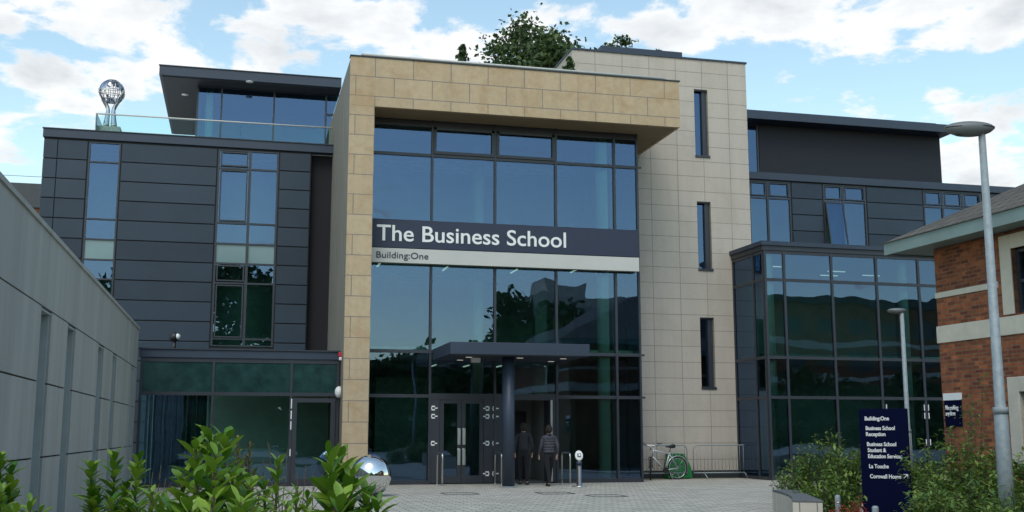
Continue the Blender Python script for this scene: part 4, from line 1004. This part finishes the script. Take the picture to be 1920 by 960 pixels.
leafcards(q, [Vector((rnd.uniform(-30, 75), -26+rnd.uniform(-1.2, 1.2), rnd.random()**.7*2.6)) for _ in range(16000)], .5, rnd); q.build('foliage', m_leafT, HG)
for k, x in enumerate((-34, -14, 8, 31, 55)):
    HB = root('terraced_house', (x+8, -45, 0), 'brick house across the road, mirrored in the entrance glass', 'house', 'houses mirrored in the glass')
    q = MB(); q.box(x, x+18, -52, -44, 0, 5.6); q.build('wall', m_brick, HB)
    q = MB(); q.face([(x-.4, -43.6, 5.5), (x-.4, -48, 8.4), (x+18.4, -48, 8.4), (x+18.4, -43.6, 5.5)]); q.face([(x-.4, -52.4, 5.5), (x+18.4, -52.4, 5.5), (x+18.4, -48, 8.4), (x-.4, -48, 8.4)]); q.face([(x, -44, 5.6), (x, -52, 5.6), (x, -48, 8.3)]); q.face([(x+18, -44, 5.6), (x+18, -48, 8.3), (x+18, -52, 5.6)]); q.build('roof', m_slate, HB)
    q = MB()
    for j in range(4):
        for z in (1, 3.4): q.box(x+2+j*4, x+3.6+j*4, -44, -43.95, z, z+1.3)
    q.build('windows', m_spandrel, HB)
OK_ = root('office_block', (78, -48, 0), 'long banded office block mirrored in the right glazed box', 'building')
q = MB(); q.box(47, 112, -60, -44, 0, 15.8); q.build('wall', m_brick, OK_)
q = MB(); q.box(46.5, 112.5, -60.5, -43.4, 15.8, 16.6); q.build('roof', m_slate, OK_)
for z in (3.4, 7.2, 11.0):
    q = MB(); q.box(46.9, 112.1, -44.2, -43.9, z, z+.7); q.build('stone_band', m_caststone, OK_)
for j in range(14):
    for z in (1.2, 4.8, 8.6, 12.4):
        q = MB(); q.box(49+j*4.5, 51.4+j*4.5, -44.1, -43.95, z, z+1.7); q.build('window', m_slate, OK_)
OB = root('tower_block', (40, -62, 0), 'distant office block mirrored in the right of the entrance glass', 'building')
q = MB(); q.box(34, 47, -70, -60, 0, 17.5); q.box(36, 41, -68, -62, 17.5, 19.3); q.build('wall', m_caststone, OB)
q = MB()
for k in range(5): q.box(34.4, 46.6, -59.99, -59.9, 2+k*3.1, 3.6+k*3.1)
q.build('window_band', m_spandrel, OB)

# ================================================================== shrubs
def leaf_mesh(mb, base, d, up, L_, w, droop=.25, rows=5):
    """an obovate leaf with a folded midrib"""
    d = d.normalized(); side = d.cross(up)
    if side.length < 1e-3: side = d.orthogonal()
    side.normalize(); nrm = side.cross(d).normalized()
    i = len(mb.v)
    wp = (0.12, .55, .88, 1.0, .78, .05) if rows == 5 else (.15, 1, .1)
    n = len(wp)
    for k in range(n):
        t = k/(n-1); c = base+d*L_*t+nrm*(-droop*L_*t*t)
        ww = w*.5*wp[k]
        mb.v += [c-side*ww+nrm*ww*.35, c, c+side*ww+nrm*ww*.35]
    for k in range(n-1):
        a = i+k*3; mb.f += [(a, a+1, a+4, a+3), (a+1, a+2, a+5, a+4)]; mb.sm += [True, True]
def shrub(name, base, stems, leafL, label, seed, mat=m_leafA, wr=.36, density=60, spread=.9, group=None, start=.35, stemr=.008, rows=5, cat='shrub', droop=.25):
    """stems: list of (dx, dy, height, lean)"""
    rnd = random.Random(seed); r_ = root(name, base, label, cat, group); B0 = Vector(base)
    q = MB(); s = MB()
    for (dx, dy, h) in stems:
        foot = B0+Vector((dx*.25+rnd.uniform(-.02, .02), dy*.25, 0)); tip = B0+Vector((dx, dy, h))
        mid = foot.lerp(tip, .55)+Vector((rnd.uniform(-.05, .05), rnd.uniform(-.05, .05), 0))*h*.6
        path = []
        for k in range(9):
            t = k/8; path.append(foot*(1-t)**2+mid*2*t*(1-t)+tip*t*t)
        s.tube(path, [stemr*(1-.6*k/8)*1.6 for k in range(9)], 6)
        for k in (3, 4, 5):
            if rnd.random() < .6: s.tube([path[k], path[k]+Vector((rnd.uniform(-.12, .12), rnd.uniform(-.1, .1), rnd.uniform(.05, .16)))], [.004, .0018], 4)
        nl = int(density*h*(1-start)/1.0); ph = rnd.uniform(0, 6.28)
        for k in range(nl):
            t = start+(1-start)*((k+.5)/nl)**.72
            x = t*8; a = min(7, int(x)); p_ = path[a].lerp(path[a+1], x-a); ax_ = (path[a+1]-path[a]).normalized()
            ph += 2.4; o1 = ax_.orthogonal().normalized(); o1.rotate(Matrix.Rotation(ph, 3, ax_))
            up_f = .62+1.0*max(0, (t-.82)/.18)**1.5
            d = (o1*spread+ax_*up_f+Vector((0, 0, rnd.uniform(-.15, .25)))).normalized()
            l = leafL*rnd.choice((.45, .7, .85, 1, 1.1))*rnd.uniform(.85, 1.15)*(1-.35*max(0, (t-.85)/.15))
            leaf_mesh(q, p_, d, ax_, l, l*wr*rnd.uniform(.85, 1.15), droop*rnd.uniform(0, 1.6), rows)
    q.build('leaves', mat, r_); s.build('stems', m_bark, r_)
    return r_
def gp(u, d): p_ = ad(u, 812, d); return p_.x, p_.y
def hz(v, d): return 1.5+(812-v)*d/2116+.0
def front(u, d, tips, leafL, label, seed, **k):
    x, y = gp(u, d); rx, ry = RT.x, RT.y
    st = []
    for (tu, tv, dd) in tips:
        tx, ty = gp(tu, d+dd); st.append((tx-x, ty-y, hz(tv, d+dd)-.05))
    return shrub('leafy_shrub', (x, y, .05), st, leafL, label, seed, **k)
GR = 'glossy leaved shrubs in the left foreground'
front(400, 3.9, [(368, 838, 0), (395, 818, .05), (425, 822, .15), (408, 850, -.1), (345, 892, 0), (372, 900, -.1), (440, 885, 0), (470, 905, .1), (455, 935, -.2), (405, 925, -.3), (362, 945, -.2), (330, 950, .1)], .115, 'biggest glossy green shrub in the left foreground, tallest of the bed', 1, density=80, start=.52, group=GR, wr=.42, spread=1.1)
front(660, 4.3, [(618, 852, 0), (640, 862, .1), (662, 890, .05), (688, 918, .1), (712, 940, 0), (640, 935, -.2), (610, 900, .1)], .13, 'glossy shrub directly in front of the polished steel ball', 2, density=80, start=.5, group=GR, wr=.36, spread=1.0)
front(205, 6.2, [(175, 868, 0), (218, 850, .1), (262, 860, 0), (240, 905, .1), (185, 915, 0), (215, 930, -.2), (250, 940, 0)], .105, 'open glossy shrub in front of the grey wall with three bare-stemmed tips', 3, density=115, start=.45, group=GR, wr=.4)
front(8, 5.6, [(5, 855, 0), (25, 880, 0), (-20, 850, .2), (10, 910, -.2)], .1, 'glossy shrub cut off by the left edge of the view', 4, density=110, start=.5, group=GR, wr=.42)
front(70, 5.0, [(65, 930, 0), (85, 940, 0), (40, 945, .1)], .09, 'low glossy shrub tips at the bottom left corner', 5, density=80, start=.6, group=GR)
front(290, 4.6, [(290, 915, 0), (310, 925, .1), (265, 940, 0), (325, 945, 0)], .1, 'dark low glossy shrub left of the biggest foreground shrub', 6, density=90, start=.55, group=GR)
front(525, 5.4, [(525, 862, 0), (560, 915, 0), (500, 900, .1), (580, 930, 0), (540, 940, -.2), (480, 940, 0)], .095, 'thin upright glossy shrub between the yellowish bush and the right foreground shrub', 7, density=80, start=.5, group=GR, wr=.38)
front(458, 6.6, [(445, 822, 0), (470, 838, .1), (455, 860, 0), (480, 880, 0), (435, 870, .2), (465, 910, 0), (490, 920, 0), (440, 925, 0)], .06, 'yellowish fine leaved bush with reddish tips behind the biggest foreground shrub', 8, mat=m_leafY, density=130, start=.4, group=None, wr=.3)
front(472, 6.7, [(470, 826, 0), (462, 850, 0)], .045, 'red tipped young shoots above the yellowish bush', 9, mat=m_leafR, density=30, start=.92, wr=.3)
def twig(u, d, tips, label, seed):
    x, y = gp(u, d); rnd = random.Random(seed); r_ = root('dry_twigs', (x, y, .05), label, 'twigs'); q = MB()
    for tu, tv in tips:
        tx, ty = gp(tu, d); tip = Vector((tx, ty, hz(tv, d))); f = Vector((x, y, .05)); m = f.lerp(tip, .6)+Vector((rnd.uniform(-.05, .05), 0, 0)); q.tube([f, m, tip], [.006, .004, .002], 5)
        for k in range(5):
            a = m.lerp(tip, k/5); q.tube([a, a+Vector((rnd.uniform(-.1, .1), rnd.uniform(-.05, .05), rnd.uniform(.04, .13)))], [.003, .0015], 4)
    q.build('stems', m_bark, r_)
twig(300, 6.5, [(290, 880), (305, 868), (315, 890)], 'bare dry twigs left of the biggest foreground shrub', 1)
twig(515, 7.0, [(505, 830), (520, 845), (540, 840), (495, 860)], 'bare dry flower stalks between the foreground shrubs', 2)
twig(575, 6.0, [(575, 870), (590, 880), (560, 885)], 'dry brown twigs left of the right foreground shrub', 3)

def bush(base, stems, label, seed, leaf=.07, n=1500, mat=m_leafB, rad=1.0, h=1.4, group='shrubs in the right bed'):
    """many arching woody shoots with small leaves"""
    rnd = random.Random(seed); r_ = root('bushy_shrub', base, label, 'shrub', group); B0 = Vector(base); q = MB(); s = MB()
    per = max(6, n//stems)
    for k in range(stems):
        a = rnd.uniform(0, 6.28); rr_ = rad*rnd.random()**.6; hh = h*(rnd.uniform(.55, 1.05))*(1-.35*(rr_/rad)**2)
        foot = B0+Vector((math.cos(a)*rr_*.3, math.sin(a)*rr_*.3, 0)); tip = B0+Vector((math.cos(a)*rr_, math.sin(a)*rr_, hh)); m = foot.lerp(tip, .5)+Vector((0, 0, hh*.18))
        path = [foot*(1-t)**2+m*2*t*(1-t)+tip*t*t for t in [j/6 for j in range(7)]]
        s.tube(path, [.008*(1-.7*j/6) for j in range(7)], 4)
        ph = rnd.uniform(0, 6)
        for j in range(per):
            t = .15+.85*(j+.5)/per; x = t*6; i_ = min(5, int(x)); p_ = path[i_].lerp(path[i_+1], x-i_)+Vector((rnd.gauss(0, .05), rnd.gauss(0, .05), rnd.gauss(0, .04)))
            d = Vector((rnd.gauss(0, 1), rnd.gauss(0, 1), rnd.gauss(.25, .5))).normalized(); l = leaf*rnd.uniform(.6, 1.25)
            leaf_mesh(q, p_, d, Vector((0, 0, 1)), l, l*.45, .2, 2)
    q.build('leaves', mat, r_); s.build('stems', m_bark, r_); return r_
for i, (u, d, tv, rad, n, lab) in enumerate((
    (1510, 22.5, 838, .6, 1300, 'green shrub above the stone bench'), (1560, 22.0, 812, .8, 2600, 'tall green shrub left of the navy directory sign'), (1590, 21.4, 838, .5, 1500, 'shrub touching the left edge of the navy directory sign'),
    (1555, 20.2, 880, .7, 1600, 'low shrub between the bench and the directory sign'), (1742, 21.4, 850, .7, 2400, 'shrub just right of the navy directory sign'),
    (1790, 18.5, 815, .9, 3200, 'broad shrub under the wall notice'), (1850, 17.5, 830, .9, 2800, 'shrub behind the tall street lamp'), (1915, 17.0, 835, .8, 2400, 'shrub at the right edge below the ground floor window'),
    (1738, 15.8, 912, .55, 2200, 'low spreading shrub in front of the directory sign foot'), (1790, 15.0, 885, .8, 2800, 'yellow green shrub left of the lamp foot'), (1900, 14.2, 890, .7, 2200, 'low shrub right of the lamp foot'),
    (1850, 13.2, 925, .6, 1800, 'lowest shrub around the lamp foot'), (1500, 24.5, 868, .5, 600, 'thin arching shrub by the bollard at the corner of the bed'))):
    x, y = gp(u, d); bush((x, y, .05), 46 if n > 2000 else 30, lab, 40+i, .105 if d > 16 else .09, int(n*.85), m_leafB if i % 4 != 1 else m_leafB, rad, hz(tv, d)*1.0)
x, y = gp(1815, 17.8); bush((x, y, .05), 9, 'tall sparse sapling rising in front of the brick wall', 77, .075, 420, m_leafB, .5, hz(700, 17.8), group=None)
x, y = gp(1592, 17.2); bush((x, y, .05), 16, 'low shrub with red autumn leaves beside the directory sign', 78, .06, 420, m_leafR, .35, .5, group=None)
x, y = gp(1480, 24.3); bush((x, y, .05), 8, 'dark arching sprays overhanging the paving', 79, .09, 160, m_leafT, .7, .75, group=None)

# ================================================================== people
def person(base, Hh, rz, label, puffer, stride):
    lean = 0
    r_ = root('person', base, label, 'person'); OFF[r_] = Vector((0, 0, 0)); k = Hh/1.78
    V = []; Ed = []; Rd = []
    def add(p_, r2, par=None):
        V.append(tuple(Vector(p_)*k)); Rd.append(tuple(x*k for x in r2) if isinstance(r2, tuple) else r2*k); i_ = len(V)-1
        if par is not None: Ed.append((par, i_))
        return i_
    pel = add((0, 0, .95), (.15, .10)); wa = add((0, 0, 1.12), (.13, .09), pel); ch = add((0, -.01, 1.32), (.16, .105), wa); sh = add((0, 0, 1.45), (.11, .075), ch); nk = add((0, .01, 1.54), .05, sh); hd = add((0, .02, 1.64), (.075, .088), nk); tp_ = add((0, .015, 1.73), (.06, .075), hd)
    hips = []
    for s in (-1, 1):
        f = stride*s
        hp = add((s*.09, 0, .87), .088, pel); kn = add((s*.10, .10*f+.01, .49), .058, hp); an = add((s*.10, .02*f-.02, .09), .04, kn) if False else add((s*.10, .17*f-.02, .09), .04, kn); to = add((s*.11, .17*f+.14, .035), (.042, .03), an)
        s_ = add((s*.19, 0, 1.42), .055, sh); el = add((s*.25, -.03-.04*f, 1.14), .042, s_); wr_ = add((s*.255, .06-.06*f, .92), .028, el); pm = add((s*.25, .085-.06*f, .85), (.034, .02), wr_)
        for q_, (dx, ln) in enumerate(((-.022, .06), (-.008, .075), (.008, .07), (.022, .055))):
            a = add((s*(.25)+0, .085-.06*f+dx*1.4, .80), .0095, pm); b = add((s*.245, .09-.06*f+dx*1.6, .80-ln*.6), .008, a)
        th = add((s*.225, .125-.06*f, .83), .0095, pm); add((s*.215, .135-.06*f, .79), .008, th)
    Mt = Matrix.Identity(4)
    Rb = list(Rd)
    for i_ in (0, 1, 2, 3, 7, 8, 9, 25, 26, 27, 11, 12, 29, 30):
        Rb[i_] = tuple(x*.72 for x in Rb[i_]) if isinstance(Rb[i_], tuple) else Rb[i_]*.72
    skin_mesh('body', V, Ed, Rb, m_skin, r_, 0, 2)
    # clothing grown a little larger over the same skeleton
    def sub(idx, scale, rootv, name, mat, ends={}):
        mp_ = {o: n for n, o in enumerate(idx)}; v2 = [V[i_] for i_ in idx]; e2 = [(mp_[a], mp_[b]) for a, b in Ed if a in mp_ and b in mp_]
        rd2 = [tuple(x*scale+.008 for x in Rd[i_]) if isinstance(Rd[i_], tuple) else Rd[i_]*scale+.008 for i_ in idx]
        return skin_mesh(name, v2, e2, rd2, mat, r_, mp_[rootv], 2)
    arms = []
    for b0 in (7, 7+8+8+2):
        pass
    nper = 18
    idx_l = [7, 8, 9]; 
    base_i = 7; sec = base_i+nper
    up = [0, 1, 2, 3, 4] + [base_i+4, base_i+5, base_i+6] + [sec+4, sec+5, sec+6]
    sub(up, 1.22 if puffer else 1.14, 0, 'puffer_jacket' if puffer else 'jumper', m_jacket if puffer else m_jersey)
    lo = [0, 1, base_i, base_i+1, base_i+2, sec, sec+1, sec+2]
    sub(lo, 1.12, 0, 'trousers', m_trous)
    for b0 in (base_i, sec):
        skin_mesh('shoe', [V[b0+2][:2]+(.05,), V[b0+3], tuple(Vector(V[b0+3])+Vector((0, .05, 0)))], [(0, 1), (1, 2)], [(.058, .075), (.056, .045), (.045, .035)], m_black, r_, 0, 1)
    q = MB(); c = Vector(V[5]); q.sphere((c.x, c.y-.02*k, c.z+.035*k), .116*k, 18, 12, (.92, 1.0, 1.15)); q.build('hair', m_hair, r_)
    q = MB(); q.sphere((c.x, c.y+.10*k, c.z-.005), .016*k, 8, 6)
    q.build('nose', m_skin, r_)
    for s in (-1, 1):
        q = MB(); q.sphere((c.x+s*.09*k, c.y+.01, c.z), .026*k, 8, 6, (.4, .8, 1.2)); q.build('ear', m_skin, r_)
    if puffer:
        q = MB()
        for z in (1.01, 1.09, 1.17, 1.25, 1.33, 1.41): 
            w_ = .175 if z > 1.15 else .165; q.lathe([(w_, -.038), (w_+.011, -.02), (w_+.011, .02), (w_, .038)], (0, 0, z*k), 24, True, 1.05*k, .78*k)
        q.build('quilting', m_jacket, r_)
        q = MB(); q.lathe([(.08, 0), (.085, .04), (.07, .07)], (0, 0, 1.47*k), 18, True, k, k); q.build('collar', m_jersey, r_)
    r_.rotation_euler.z = rz
    return r_
p = ad(1020, 812, 33.0); person((p.x+.05, p.y-.35, .0), 1.72, R(8), 'person in grey quilted puffer jacket walking in at the open doorway, right of the pair', True, 1.4)
p = ad(984, 812, 33.3); person((p.x, p.y+.15, .0), 1.78, R(-14), 'person in plain dark grey jumper entering beside the canopy column, left of the pair', False, -.7)
